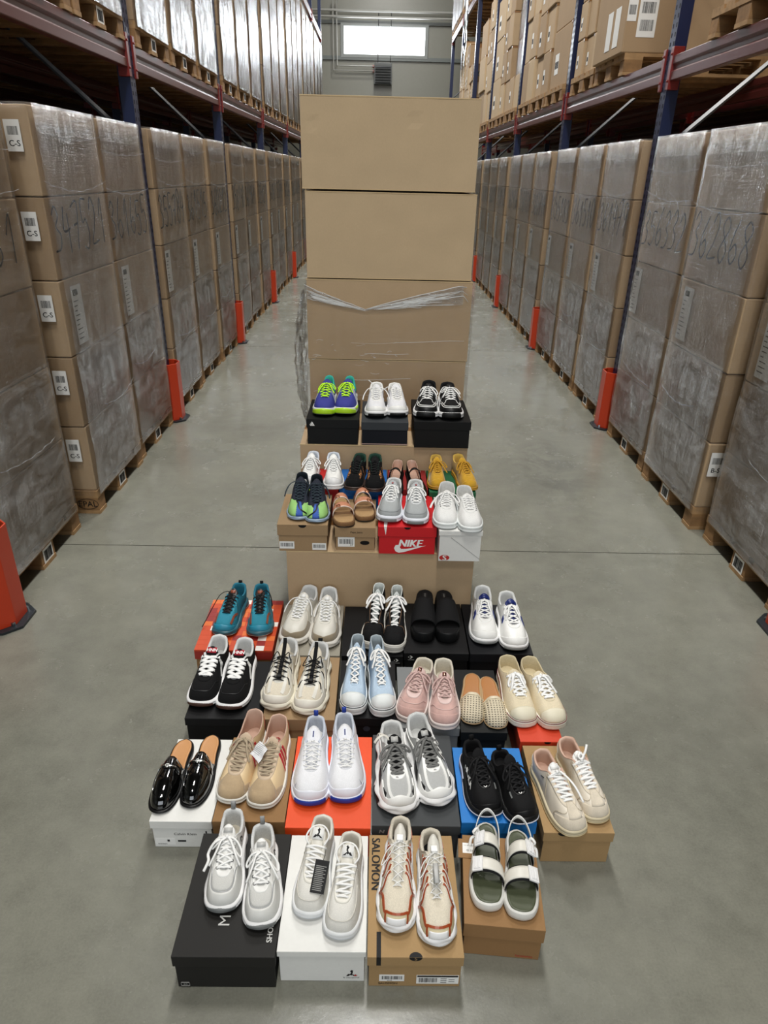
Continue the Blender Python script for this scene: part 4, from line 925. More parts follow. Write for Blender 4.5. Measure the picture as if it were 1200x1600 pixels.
        if style == 'bars':
            for k in range(rows): run(*E[k])
            for k in range(rows-1): run(E[k][0], E[k+1][1], -.0025)
        elif style == 'cross':
            run(*E[0])
            for k in range(rows-1): run(E[k][0], E[k+1][1], 0); run(E[k][1], E[k+1][0], .0012)
        elif style == 'zig':
            for k in range(rows-1): run(E[k][0], E[k+1][1], 0); run(E[k][1], E[k+1][0], .0012)
        T = (E[-1][0]+E[-1][1])/2; T.z = max(mid(T.y), T.z)+.002; T.y -= .004
        if knot:
            for e in E[-1]: mb.tube(catmull([e, e.lerp(T, .5)+Vector((0, 0, .003)), T+Vector((0, 0, .002))], 4), w/2, 6, flat=flat, upv=(0, .25, 1))
            mb.tube([T+Vector((-.004, -.001, .001)), T+Vector((0, 0, .003)), T+Vector((.004, .001, .001))], w*.75, 8, flat=.8)
        if bow:
            for sg in (-1, 1):
                a = R_.uniform(.75, 1.15)*spread; b = R_.uniform(-.3, 1)
                Q = [T, T+Vector((sg*.014*a, .004, .004)), T+Vector((sg*.032*a, .010*b+.004, -.002)), T+Vector((sg*.046*a, .020*b+.012, -.016)), T+Vector((sg*.044*a, .030*b+.016, -.021)), T+Vector((sg*.028*a, .022*b+.014, -.006)), T+Vector((sg*.010*a, .010, .003)), T]
                mb.tube(catmull(Q, 5), w/2, 6, flat=max(flat, .4), upv=(0, .25, 1))
                if tails:
                    Q = [T, T+Vector((sg*.012, .012, .003)), T+Vector((sg*.024*a, .032, -.004)), T+Vector((sg*.034*a, .050, -.014+.004*b)), T+Vector((sg*(.046*a), .064, -.028))]
                    mb.tube(catmull(Q, 5), w/2, 6, flat=flat, upv=(0, .25, 1))
        elif tails:
            for sg in (-1, 1):
                a = R_.uniform(.8, 1.2)
                Q = [T, T+Vector((sg*.018, .0, .006)), T+Vector((sg*.036*a, .006, -.004)), T+Vector((sg*.05*a, .022, -.026)), T+Vector((sg*.055*a, .045, -.045))]
                mb.tube(catmull(Q, 5), w/2, 6, flat=flat, upv=(0, .25, 1))
        s.T = T; return s.fin(mb, 'laces', mat)
    def loose_lace(s, pts, w, mat, flat=.4): mb = MB(); mb.tube(catmull([Vector(p) for p in pts], 6), w/2, 6, flat=flat); return s.fin(mb, 'lace_end', mat)
    def eyelets(s, mat, rows=6, s0=.13, s1=.56, h=.89, R=.0032, r=.0009):
        for sg in (-1, 1):
            for k in range(rows):
                t = lerp(s0, s1, k/(rows-1))*sg; mb = MB(); mb.torus(s.U(t, h)+s.N(t, h)*.0016, s.N(t, h), R, r, 10, 5); s.fin(mb, 'eyelet', mat)
    def eyestay(s, mat, lo=.80, a=.60, off=.0012, name='eyestay'): return s.patch(name, -a, a, lo, .995, mat, off=off, nv=5)
    def toecap(s, mat, a=.30, top=.55, name='toe_cap', off=.0014, shape=1.6, base=.0): return s.patch(name, -a, a, base, lambda t: base+(top-base)*max(.02, 1-(abs(t)/a)**shape), mat, off=off)
    def mudguard(s, mat, a=.46, h0=.30, h1=.42, name='mudguard', wob=.05): return s.patch(name, -a, a, 0, lambda t: (h0+(h1-h0)*min(1, abs(t)/.25)+wob*sin(abs(t)*18))*(1 if abs(t) < a*.8 else max(.05, (a-abs(t))/(a*.2))), mat)
    def counter(s, mat, a=.16, top=.6, name='heel_counter'): return s.patch(name, 1-a, 1+a, 0, lambda t: top*(1-.5*(abs(t-1)/a)**2), mat)
    def heeltab(s, mat, ht=.024, wd=.011, name='heel_pull_tab', tilt=-.004):
        x, y, z = s.inn(1.0); mb = MB(); P = [(-.002, y-.002, z-.015), (0, y-.003, z), (0, y+tilt, z+ht*.8), (0, y+tilt+.003, z+ht), (0, y+tilt+.006, z+ht*.8), (0, y+.006, z)]
        V = [[Vector((-wd/2, p[1], p[2])), Vector((wd/2, p[1], p[2]))] for p in P]; mb.grid(lambda i, j: V[i][j], len(V), 2); return s.fin(mb, name, mat, solid=.0015)
    def arch(s, name, yl, ym, H, mat, thick=.003, n=18, k=6, ins=0, zoff=0, e=.75, parent=None, w=1.0):
        """band over the foot: yl=(y0,y1) on the outer side, ym on the inner side, fractions of L"""
        mb = MB(); L = s.L
        def edge(y, sg):
            best = None
            for q in range(0, 101):
                x_, y_ = s.out(sg*q/100, ins)
                if best is None or abs(y_-y) < best[0]: best = (abs(y_-y), x_)
            return best[1]*w
        es = [(edge(lerp(yl[0], yl[1], j/(k-1))*L, 1), edge(lerp(ym[0], ym[1], j/(k-1))*L, -1), j/(k-1)) for j in range(k)]
        def P(i, j, d):
            a, b, q = es[j]; f = i/(n-1); th = pi*f; x = lerp(a, b, (1-cos(th))/2); y = lerp(lerp(yl[0], yl[1], q), lerp(ym[0], ym[1], q), f)*L
            HH = H(q) if callable(H) else H; z = s.zs(y)+zoff+HH*sin(th)**e; nx = (x-(a+b)/2); nv = Vector((nx*.9, 0, max(.01, z-s.zs(y)))).normalized()
            return Vector((x, y, z))+nv*d
        mb.grid(lambda i, j: P(i, j, thick), n, k); c = len(mb.v); mb.grid(lambda i, j: P(i, j, 0), n, k, flip=True)
        per = [j for j in range(k)]+[i*k+k-1 for i in range(1, n)]+[(n-1)*k+j for j in range(k-2, -1, -1)]+[i*k for i in range(n-2, 0, -1)]
        for a, b in zip(per, per[1:]+per[:1]): mb.f.append((b, a, c+a, c+b)); mb.m.append(0)
        s.P_arch = P; return s.fin(mb, name, mat, parent)
    def footbed(s, mat, inset=.006, rim=.004, name='footbed', rimmat=None):
        mb = MB(); n = 60; r1 = []; z_ = lambda y: s.zs(y)
        rings = [(inset-.0005, .0), (inset, .0022), (inset+.005, .0010), (inset+.010, .0008)]
        k = len(rings)
        def P(i, j):
            t = -1+2*i/n; x, y = s.out(t, rings[j][0]); return Vector((x, y, z_(y)+rings[j][1]))
        mb.grid(P, n, k, closeu=True, flip=True); cap(mb, n, k, k-1)
        return s.fin(mb, name, mat)
PL = {
'D1L':(-0.379,1.351,0.128,-1.6,0.250,0.099),
'D1R':(-0.293,1.308,0.128,-7.1,0.250,0.092),
'D2L':(-0.126,1.337,0.125,6.3,0.250,0.095),
'D2R':(-0.046,1.285,0.125,5.6,0.250,0.094),
'D3L':(0.088,1.333,0.124,4.0,0.278,0.099),
'D3R':(0.167,1.301,0.124,-1.4,0.278,0.091),
'D4L':(0.335,1.361,0.127,6.7,0.250,0.034),
'D4R':(0.419,1.338,0.127,6.9,0.250,0.037),
'C1L':(-0.605,1.691,0.113,3.8,0.280,0.024),
'C1R':(-0.523,1.711,0.113,2.2,0.280,0.020),
'C2L':(-0.379,1.743,0.125,7.6,0.312,0.106),
'C2R':(-0.301,1.728,0.125,3.8,0.312,0.099),
'C3L':(-0.181,1.728,0.127,-0.4,0.300,0.093),
'C3R':(-0.090,1.738,0.127,-4.1,0.300,0.099),
'C4L':(0.064,1.688,0.139,-4.8,0.295,0.100),
'C4R':(0.144,1.713,0.139,-12.7,0.295,0.111),
'C5L':(0.316,1.622,0.137,-7.9,0.240,0.089),
'C5R':(0.401,1.597,0.137,-12.7,0.240,0.072),
'C6L':(0.531,1.599,0.128,-13.3,0.272,0.084),
'C6R':(0.622,1.647,0.128,-10.6,0.272,0.089),
'B1L':(-0.579,2.133,0.130,3.9,0.300,0.107),
'B1R':(-0.480,2.120,0.130,2.4,0.300,0.106),
'B2L':(-0.313,2.122,0.130,4.7,0.300,0.106),
'B2R':(-0.195,2.101,0.130,5.8,0.300,0.107),
'B3L':(-0.052,2.063,0.140,2.8,0.265,0.162),
'B3R':(0.011,2.053,0.140,-7.6,0.265,0.166),
'B4L':(0.199,2.034,0.145,15.5,0.285,0.074),
'B4R':(0.262,2.013,0.145,3.1,0.285,0.090),
'B5L':(0.377,2.027,0.135,7.4,0.262,0.024),
'B5R':(0.426,2.010,0.135,-0.8,0.262,0.016),
'B6L':(0.502,2.054,0.136,-4.0,0.300,0.087),
'B6R':(0.578,2.043,0.136,-9.8,0.300,0.091),
'A1L':(-0.567,2.494,0.141,7.8,0.270,0.101),
'A1R':(-0.478,2.494,0.141,-5.5,0.270,0.099),
'A2L':(-0.267,2.503,0.122,11.4,0.305,0.108),
'A2R':(-0.187,2.487,0.122,1.3,0.305,0.112),
'A3L':(0.028,2.444,0.123,6.9,0.265,0.161),
'A3R':(0.101,2.427,0.123,4.2,0.265,0.163),
'A4L':(0.225,2.502,0.140,4.8,0.290,0.105),
'A4R':(0.302,2.501,0.140,0.1,0.290,0.103),
'A5L':(0.470,2.499,0.140,4.1,0.300,0.104),
'A5R':(0.566,2.462,0.140,0.1,0.300,0.101),
'M1L':(-0.325,2.819,0.515,-2.0,0.290,0.107),
'M1R':(-0.259,2.798,0.515,-4.3,0.290,0.108),
'M2L':(-0.156,2.756,0.495,-8.6,0.245,0.027),
'M2R':(-0.067,2.812,0.495,-7.3,0.245,0.031),
'M3L':(0.087,2.790,0.517,6.3,0.280,0.097),
'M3R':(0.179,2.773,0.517,1.9,0.280,0.099),
'M4L':(0.315,2.734,0.530,5.5,0.288,0.096),
'M4R':(0.383,2.706,0.530,-2.0,0.288,0.092),
'N1L':(-0.291,3.033,0.540,2.8,0.241,0.098),
'N1R':(-0.199,3.033,0.540,-3.3,0.257,0.095),
'N2L':(-0.069,3.033,0.540,7.1,0.258,0.091),
'N2R':(-0.001,3.033,0.540,0.3,0.269,0.091),
'N3L':(0.110,3.033,0.540,6.6,0.309,0.064),
'N3R':(0.170,3.033,0.540,-4.8,0.303,0.063),
'N4L':(0.287,3.033,0.540,0.9,0.230,0.092),
'N4R':(0.388,3.033,0.540,-10.9,0.239,0.097),
'T1L':(-0.236,3.376,0.785,2.6,0.300,0.127),
'T1R':(-0.134,3.391,0.785,3.6,0.300,0.122),
'T2L':(-0.000,3.377,0.775,0.3,0.285,0.106),
'T2R':(0.090,3.392,0.775,-2.9,0.285,0.100),
'T3L':(0.263,3.350,0.790,6.4,0.305,0.113),
'T3R':(0.352,3.345,0.790,-0.1,0.305,0.107),

}
C = {k: M(*v) for k, v in dict(
 white=('leather', '#ededea'), whitek=('knit', '#e9eaee'), offw=('leather', '#d9d6cc'), lgrey=('leather', '#b9b9b6'), grey=('leather', '#8d8f8f'), silver=('paint', '#a9abac'),
 rub=('rubber', '#e6e6e6'), rubc=('rubber', '#d8d2c2'), rubg=('rubber', '#777a79'), rubb=('rubber', '#101112'), rubbr=('rubber', '#4a3128'), blue=('rubber', '#1b3a9c'),
 lwhite=('lace', '#ececea'), lcream=('lace', '#d8d2c4'), lblack=('lace', '#101012'), lgr=('lace', '#6c6c6a'), lbeige=('lace', '#a89880'), linew=('fabric', '#d2d3d2'), linec=('fabric', '#cfc8b8'),
 cream=('fabric', '#d9d0bd'), creaml=('leather', '#d8cfbf'), creams=('suede', '#d6cbb8'), tan=('suede', '#b39c7c'), tanl=('leather', '#dcc39a'), beige=('suede', '#c7b299'), red=('leather', '#b5152b'),
 bsuede=('suede', '#0c0c0d'), bleather=('leather', '#0e0e0f'), bfab=('fabric', '#0d0d0f'), bknit=('knit', '#0a0a0c'), patent=('patent', '#050505'), teal=('knit', '#1c7f95'), tealin=('fabric', '#1a6d83'), teald=('leather', '#2e5f6c'),
 orange=('plastic', '#8a4a35'), rust=('plastic', '#9a4420'), pinks=('suede', '#c9a49c'), pinkl=('leather', '#d4b8b2'), lblue=('fabric', '#b6cadd'), lblueb=('fabric', '#9dbad6'), navy=('knit', '#141b2c'), navyb=('leather', '#1c2b6b'),
 lime=('plastic', '#b8e62c'), limel=('lace', '#b9ee28'), limeg=('knit', '#9ccf7a'), purple=('knit', '#33388f'), mint=('knit', '#35b3a2'), gold=('suede', '#c99a24'), goldl=('lace', '#b8881c'), copper=('paint', '#c98a6c'), cork=('cork', '#7a5836'), corks=('suede', '#b08c5c'),
 olive=('leather', '#4b513b'), tanin=('leather', '#c08a55'), maroon=('rubber', '#6e1d26'), dgreen=('fabric', '#10392c'), leop=('suede', '#8a5a30'), mgrey=('knit', '#a9adae'), gry=('knit', '#b4b5b4'), gum=('rubber', '#c9bd9f'), taupe=('suede', '#8f836e'),
 brins=('leather', '#b0763f'), skin=('leather', '#c7a592'), chrome=('metal', '#d8d8d4'), wcanv=('fabric', '#e6e6e4'), wrub=('rubber', '#dfe3e2'), char=('leather', '#2b2c2e')).items()}
def sides(fn, pair, where):
    for sd, w in (('L', 'left'), ('R', 'right')):
        fn(pair+sd, '%s of its pair' % w, sd)
def mesh_panel(sh, mat, a=.2): return sh.patch('mesh_panel', -a, a, lambda t: .42, lambda t: .94, mat, off=.0008)
# ---- D1 white and grey running shoes
def f(key, wh, sd):
    s = Shoe('sneaker', key, 'white and pale grey leather running shoe with grey toe bumper, '+wh, 'shoe', 'white running shoes', th=.032, tt=.022, flare=.005, wave=.0015, zt=.100, zv=.068, bulb=.002)
    s.body(C['white'], C['linew'], C['linec']); s.sole(C['rub'], C['rubg']); s.solepatch('toe_bumper', -.13, .13, .0, lambda t: .88-.2*abs(t)/.13, C['rubg'])
    s.patch('mesh_toe_panel', -.26, .26, lambda t: .45+.25*(abs(t)/.26)**3, .96, M('knit', '#c9c9c5'), off=.0006)
    s.patch('mudguard', -.5, .5, 0, lambda t: .42+.12*min(1, (abs(t)/.3)**2)-(.35 if abs(t) > .46 else 0), M('leather', '#cfcfcb'), off=.0016)
    s.strip('piping', [(-.40, .50), (-.28, .60), (-.16, .50), (-.06, .45), (.06, .45), (.16, .50), (.28, .60), (.40, .50)], .0022, C['silver'])
    s.eyestay(M('leather', '#dededb'), .80, .60); s.tongue(C['white']); s.tongue_label(C['lgrey'], .024, .012)
    for sg in (-1, 1): s.strip('side_logo', [(sg*.66, .55), (sg*.66, .75), (sg*.70, .75), (sg*.70, .62)], .002, C['char'])
    s.counter(M('leather', '#c9c9c6'), .14, .7); s.eyelets(C['char'], 5, .20, .56); s.laces(C['lwhite'], .0056, .55, 5, 'cross', .20, .56, seed=ord(sd)); s.heeltab(M('fabric', '#9a9b9b'), .026, .012)
    if sd == 'L': s.loose_lace([s.T, s.T+Vector((.030, .012, -.004)), s.T+Vector((.046, .03, -.024)), s.T+Vector((.042, .05, -.026)), s.T+Vector((.052, .07, -.040)), s.T+Vector((.044, .055, -.030))], .008, C['lwhite'], .7)
sides(f, 'D1', 'on the big black box')
# ---- D2 off white shoes with the rooster
def f(key, wh, sd):
    s = Shoe('sneaker', key, 'off-white sneaker with a black rooster on its tongue, '+wh, 'shoe', 'off-white rooster sneakers', th=.03, tt=.022, flare=.003, wave=.001, zt=.104, zv=.070, bulb=.003, tl=.045, tlz=.018, tw=.062)
    s.body(M('knit', '#dcdad3'), C['offw'], C['linec']); s.sole(M('rubber', '#dcdedf'), M('rubber', '#c4c8cc'), .3); s.eyestay(C['offw'], .78); s.tongue(C['offw'], .006, 1.05)
    s.tongue_label(C['white'], .030, .030, at=.90, logo=lambda mb, B: rooster(mb, Basis(B(0, -.012, 0), B.u, B.v), .026))
    s.strip('toe_seam', [(-.45, .55), (-.25, .42), (0, .36), (.25, .42), (.45, .55)], .0016, M('leather', '#c9c6bd')); s.counter(C['offw'], .15, .75)
    for k in range(6): s.strip('side_rib', [(.50+.025*k, .25), (.48+.025*k, .45), (.46+.02*k, .70)], .0014, M('leather', '#cfccc3'), off=.001)
    s.laces(C['lwhite'], .006, .6, 6, 'bars', .14, .54, h=.88, bow=False, tails=False, knot=False)
    T = s.T; s.loose_lace([T+Vector((-.02, 0, -.004)), T+Vector((-.03, -.02, .010)), T+Vector((-.012, -.045, .014)), T+Vector((.016, -.04, .014)), T+Vector((.03, -.015, .006)), T+Vector((.02, 0, -.004))], .005, C['lwhite'], .8)
    if sd == 'L':
        t = empty('hang_tag', (-.118, 1.180, .232)); t.rotation_euler = (radians(30), radians(4), radians(-8)); tag(t, 'black swing tag with small white print hanging between the two off-white rooster shoes', 'tag')
        mb = MB(); B = Basis((0, 0, 0), (1, 0, 0), (0, 1, 0)); mb.bbox(B, -.018, .018, -.076, 0, -.0006, .0006, 0); mb.build('card', INK, t)
        mb = MB()
        for k in range(14): mb.bbox(B, -.014, .010+.003*sin(k*3), -.070+k*.0042, -.0683+k*.0042, .0006, .0009)
        mb.build('print', GREYP, t); mb = MB(); mb.tube([(0, -.004, 0), (.004, .010, .006), (.0, .03, .01)], .0006, 5); mb.build('cord', INK, t)
sides(f, 'D2', 'on the white front box')
# ---- D3 cream trail shoes with rust frame
def f(key, wh, sd):
    s = Shoe('trail_shoe', key, 'cream trail shoe with rust angular overlays and white quick laces, '+wh, 'shoe', 'cream and rust trail shoes', th=.034, tt=.026, flare=.003, wave=.004, zt=.112, zv=.066, yt=.36, W=.98, tw=.050, cw=.112, tl=.05, tlz=.02, pad=.007)
    s.body(C['cream'], C['linec'], C['bfab']); s.sole(C['rub'], M('rubber', '#c7c7c4'), .35)
    s.patch('toe_cap', -.30, .30, 0, lambda t: .40-.14*(abs(t)/.3)**2, M('rubber', '#c9bc98'), off=.0014); s.patch('toe_bumper', -.085, .085, .0, .24, C['rub'], off=.004)
    s.strip('rust_frame', [(-.42, .02), (-.34, .26), (-.25, .40), (-.14, .30), (-.10, .36), (.10, .36), (.14, .30), (.25, .40), (.34, .26), (.42, .02)], .0058, C['rust'], off=.003)
    for sg in (-1, 1):
        s.strip('rust_frame', [(sg*.12, .34), (sg*.11, .16), (sg*.10, .0)], .0045, C['rust'], off=.003)
        for k, a in enumerate((.34, .47, .60)):
            s.strip('rust_overlay', [(sg*(a-.03), .88), (sg*(a+.02), .66), (sg*(a+.0), .42), (sg*(a+.06), .12)], .005, C['rust'], off=.002)
            s.strip('rust_overlay', [(sg*(a+.05), .86), (sg*(a+.03), .66), (sg*(a+.07), .45)], .004, C['rust'], off=.002)
            s.strip('white_line', [(sg*(a+.01), .80), (sg*(a+.03), .60), (sg*(a+.03), .38), (sg*(a+.08), .16)], .0022, C['white'], off=.0026)
    s.tongue(C['offw'], .006, .95, .010); s.laces(C['lwhite'], .0022, .9, 6, 'cross', .14, .57, h=.93, bow=False, tails=False, lift=.004)
    T = s.T; mb = MB(); s.strip('heel_line', [(.82, .5), (1, .62), (1.18, .5)], .006, C['rust'])
    mb = MB(); mb.box(-.009, .009, T.y-.018, T.y+.0, T.z+.0, T.z+.007); s.fin(mb, 'lace_lock', C['white'], smooth=False, bevel=.002)
    s.loose_lace([T, T+Vector((.018*s.m, .018, .008)), T+Vector((.034*s.m, .035, .0)), T+Vector((.044*s.m, .06, -.015)), T+Vector((.032*s.m, .05, -.010)), T+Vector((.010*s.m, .010, .004))], .0026, C['lwhite'], .9)
    if sd == 'R':
        mb = MB(); mb.tube([T+Vector((0, .03, .0)), T+Vector((0, .05, -.006)), T+Vector((0, .075, -.013))], .007, 6, flat=.25); s.fin(mb, 'lace_garage', C['lgrey'])
sides(f, 'D3', 'on the kraft front box')
# ---- D4 strap sandals
def f(key, wh, sd):
    s = Shoe('strap_sandal', key, 'white two-strap sandal with olive footbed and white clip buckles, '+wh, 'sandal', 'olive and white strap sandals', th=.030, tt=.026, sole='flat', spring=.004, W=1.02)
    s.sole(M('rubber', '#d9d8d2'), name='sole'); s.footbed(C['olive'])
    for nm, yl, ym, H in (('front_strap', (.56, .70), (.62, .75), .046), ('instep_strap', (.30, .43), (.34, .47), .058)):
        s.arch(nm+'_lining', (yl[0]-.02, yl[1]+.02), (ym[0]-.02, ym[1]+.02), H-.0025, C['bfab'], .002, ins=.003)
        o = s.arch(nm, yl, ym, H, C['offw'], .003, ins=.0015)
        for i in (6,):
            P = s.P_arch(13 if sd == 'R' and False else 5, 3, .003); Q = s.P_arch(6, 3, .003); d = (Q-P).normalized(); v = (s.P_arch(5, 5, .003)-s.P_arch(5, 0, .003)).normalized(); B = Basis(P, d, v)
            if B.n.z < 0: B = Basis(P, d, -v)
            mb = MB(); mb.bbox(B, -.014, .014, -.021, .021, 0, .005, 0); mb.bbox(B, -.009, .009, -.016, .016, .005, .007, 0); mb.bbox(B, .003, .005, -.014, .014, .007, .0085, 0); mb.bbox(B, -.005, -.003, -.014, .014, .007, .0085, 0)
            s.fin(mb, 'buckle', C['rub'], o, smooth=False, bevel=.002)
    L = s.L; mb = MB(); pts = [(s.out(.62)[0]*.96, .36*L, .045), (s.out(.8)[0]*.98, .18*L, .060), (s.out(.95)[0], .03*L, .068), (0, -.008, .072), (s.out(-.95)[0], .03*L, .068), (s.out(-.8)[0]*.98, .18*L, .060), (s.out(-.62)[0]*.96, .36*L, .045)]
    mb.tube(catmull(pts, 6), .0016, 8, flat=4.2, upv=(0, 0, 1)); s.fin(mb, 'ankle_strap', C['white'])
    K = Vector((s.out(.7)[0]*.98, .28*L, .058)); mb = MB(); mb.tube(catmull([K, K+Vector((.006, .0, .012)), K+Vector((-.004, -.01, .016)), K+Vector((-.008, 0, .004)), K+Vector((.01, .006, -.004)), K+Vector((.014, .02, -.02))], 5), .0042, 6, flat=.5); s.fin(mb, 'strap_knot', C['white'])
    s.strip
sides(f, 'D4', 'on the brown front box')
# ---- C1 loafer mules
def f(key, wh, sd):
    s = Shoe('loafer_mule', key, 'shiny black loafer mule with a silver bar and tan insole, '+wh, 'shoe', 'black loafer mules', th=.022, tt=.008, sole='flat', spring=.005, W=.90, toepinch=.12, zt=.05, hh=.024)
    s.sole(C['bleather'], name='sole'); s.footbed(C['tanin'], .004)
    s.iy = [.60, .595, .57, .53, .50, .455, .30, .11, .035, .0]; s.ix = [0, .028, .050, .078, .098, .118, .124, .11, .07, 0]; s.iz = [.078, .077, .073, .060, .045, .026, .022, .022, .022, .022]
    s.iy[:5] = [.46, .462, .468, .475, .47]; s.p['ins'] = .004; s.p['side_e'] = .9
    mb = MB(); nS = 60; mb.grid(lambda i, j: s.U(-.605+1.21*i/nS, j/15), nS+1, 16, flip=True); s.fin(mb, 'upper', C['patent'], solid=.0016)
    s.strip('apron_seam', [(-.42, .80), (-.30, .52), (-.16, .38), (0, .32), (.16, .38), (.30, .52), (.42, .80)], .0024, C['patent'], off=.003)
    s.strip('strap', [(-.50, .30), (-.44, .58), (-.30, .80), (0, .815), (.30, .80), (.44, .58), (.50, .30)], .014, C['patent'], off=.0028)
    s.strip('silver_bar', [(-.36, .70), (-.26, .80), (0, .82), (.26, .80), (.36, .70)], .0042, C['chrome'], off=.006)
    mb = MB(); mb.torus(s.U(0, .82)+s.N(0, .82)*.006, s.N(0, .82), .0055, .0014, 14, 6); s.fin(mb, 'silver_ring', C['chrome'])
sides(f, 'C1', 'on the white Calvin Klein lettered box')
# ---- C2 tan shoes with red stripes
def f(key, wh, sd):
    s = Shoe('sneaker', key, 'tan suede and cream low sneaker with three red stripes, '+wh, 'shoe', 'tan red-striped sneakers', th=.022, tt=.018, sole='cup', spring=.010, W=1.0, zt=.088, zv=.060, toepinch=.04, toe_e=.9, pad=.003, cw=.105, tw=.052, tl=.02, tlz=.008)
    s.body(C['tanl'], C['skin'], C['skin']); s.sole(M('rubber', '#dad8d0')); s.patch('toe_cap', -.20, .20, 0, lambda t: .99 if abs(t) < .09 else max(.3, .99-(abs(t)-.09)*5.5), C['tan'], off=.0012); s.patch('toe_rand', -.36, .36, 0, lambda t: .46-.38*(abs(t)/.36)**2, C['tan'], off=.001)
    s.eyestay(C['beige'], .76, .60); s.tongue(C['beige'], .003)
    for sg in (1, -1):
        for k in range(3): s.strip('red_stripe', [(sg*(.50+.055*k), .76), (sg*(.515+.055*k), .4), (sg*(.53+.055*k), .04)], .0085, C['red'], off=.0016)
    s.counter(C['red'], .10, .85, 'heel_patch'); s.laces(C['lbeige'], .0066, .4, 7, 'bars', .12, .56, h=.86, bow=(sd == 'L'), tails=(sd == 'L'), seed=3, spread=.9)
    if sd == 'R':
        mb = MB(); mb.bbox(Basis((0, .10*s.L, s.zs(.1)+.0065), (-s.m, 0, 0), (0, -1, 0)), 0, 0, 0, 0, 0, 0) if False else None
        mb = MB(); B = Basis((0, .20*s.L, .030), (-1, 0, 0), (0, -1, 0))
        for k in range(14): mb.tube([B(.011*cos(k*.9)*(.4+k/14), .016*sin(k*.9), 0), B(.011*cos(k*.9+.7)*(.4+k/14), .016*sin(k*.9+.7), 0)], .0012, 4, flat=.3, upv=(0, 0, 1))
        s.fin(mb, 'insole_print', C['red'])
        t = empty('paper_tag', (-.340, 1.556, .222)); t.rotation_euler = (radians(22), radians(6), radians(-30)); tag(t, 'crumpled white paper tag tied to the tan red-striped shoes', 'tag')
        mb = MB(); mb.grid(lambda i, j: (-.022+.044*i/9, -.022+.048*j/9-.012*(i/9)**2, .004*sin(i*.8)+.003*cos(j*1.1)+.010*(j/9)*(i/9)), 10, 10); mb.build('paper', M('paper', '#e2e2e4'), t, smooth=True, solid=.0006)
        mb = MB()
        for k in range(7): mb.tube([(-.014, -.012+k*.005, .012), (.012, -.014+k*.005, .013)], .0006, 4)
        mb.build('print', GREYP, t); mb = MB(); mb.tube(catmull([(0, .02, .004), (.006, .034, .01), (.0, .048, .004)], 5), .0008, 5); mb.build('cord', WHITE, t)
sides(f, 'C2', 'on the brown box of the third row')
# ---- C3 white shoes with blue heel tab
SWO = [(-.5, .1), (-.42, -.12), (-.25, -.14), (.5, .28), (-.2, .02), (-.32, .04), (-.36, .16)]
def f(key, wh, sd):
    s = Shoe('sneaker', key, 'plain white training shoe with blue heel loop and toe grip, '+wh, 'shoe', 'white and blue training shoes', th=.026, tt=.022, flare=.003, zt=.098, zv=.070, W=1.12, bulb=.003, tw=.056, cw=.105, yt=.42, tl=.05, tlz=.02)
    s.body(C['whitek'], M('fabric', '#c4cad6'), C['white']); s.sole(M('rubber', '#e2e5f0')); s.solepatch('toe_grip', -.15, .15, 0, .92, C['blue'], .0018)
    s.toecap(M('leather', '#dfe1ea'), .42, .34, 'toe_rand', .0012, 1.2); s.eyestay(M('knit', '#e6e7ec'), .86); s.tongue(C['whitek'], .005, 1.1, .009)
    mb = MB(); y, z = s.trow[11][:2]; y2, z2 = s.trow[7][:2]; d = Vector((0, y2-y, z2-z)).normalized(); B = Basis((0, y, z+s.rise), (-1, 0, 0), -d); mb.bbox(B, -.006, .006, -.026, .012, 0, .0016); s.fin(mb, 'tongue_tab', M('leather', '#dadde6'), smooth=False)
    mb = MB(); mb.bbox(B, -.0022, .0022, -.014, .006, .0016, .0022); s.fin(mb, 'tongue_lettering', C['navyb'], smooth=False)
    s.laces(C['lwhite'], .0036, .7, 6, 'cross', .14, .54, h=.86, bow=False, tails=False); s.heeltab(C['blue'], .020, .014)
    t0 = .20
    for tt in (t0,):
        P0 = s.U(tt, .32); d1 = s.U(tt-.01, .32)-s.U(tt+.01, .32); mb = MB(); l1 = d1.length/.02; l2 = (s.U(tt, .36)-s.U(tt, .28)).length/.08
        pts = [s.U(tt-(b*.016)/l1, .32+(a*.020)/l2)+s.N(tt, .32)*.0026 for a, b in SWO]; mb.add(pts, [tuple(range(len(pts)))]); s.fin(mb, 'toe_logo', C['navyb'], smooth=False)
sides(f, 'C3', 'on the orange box')
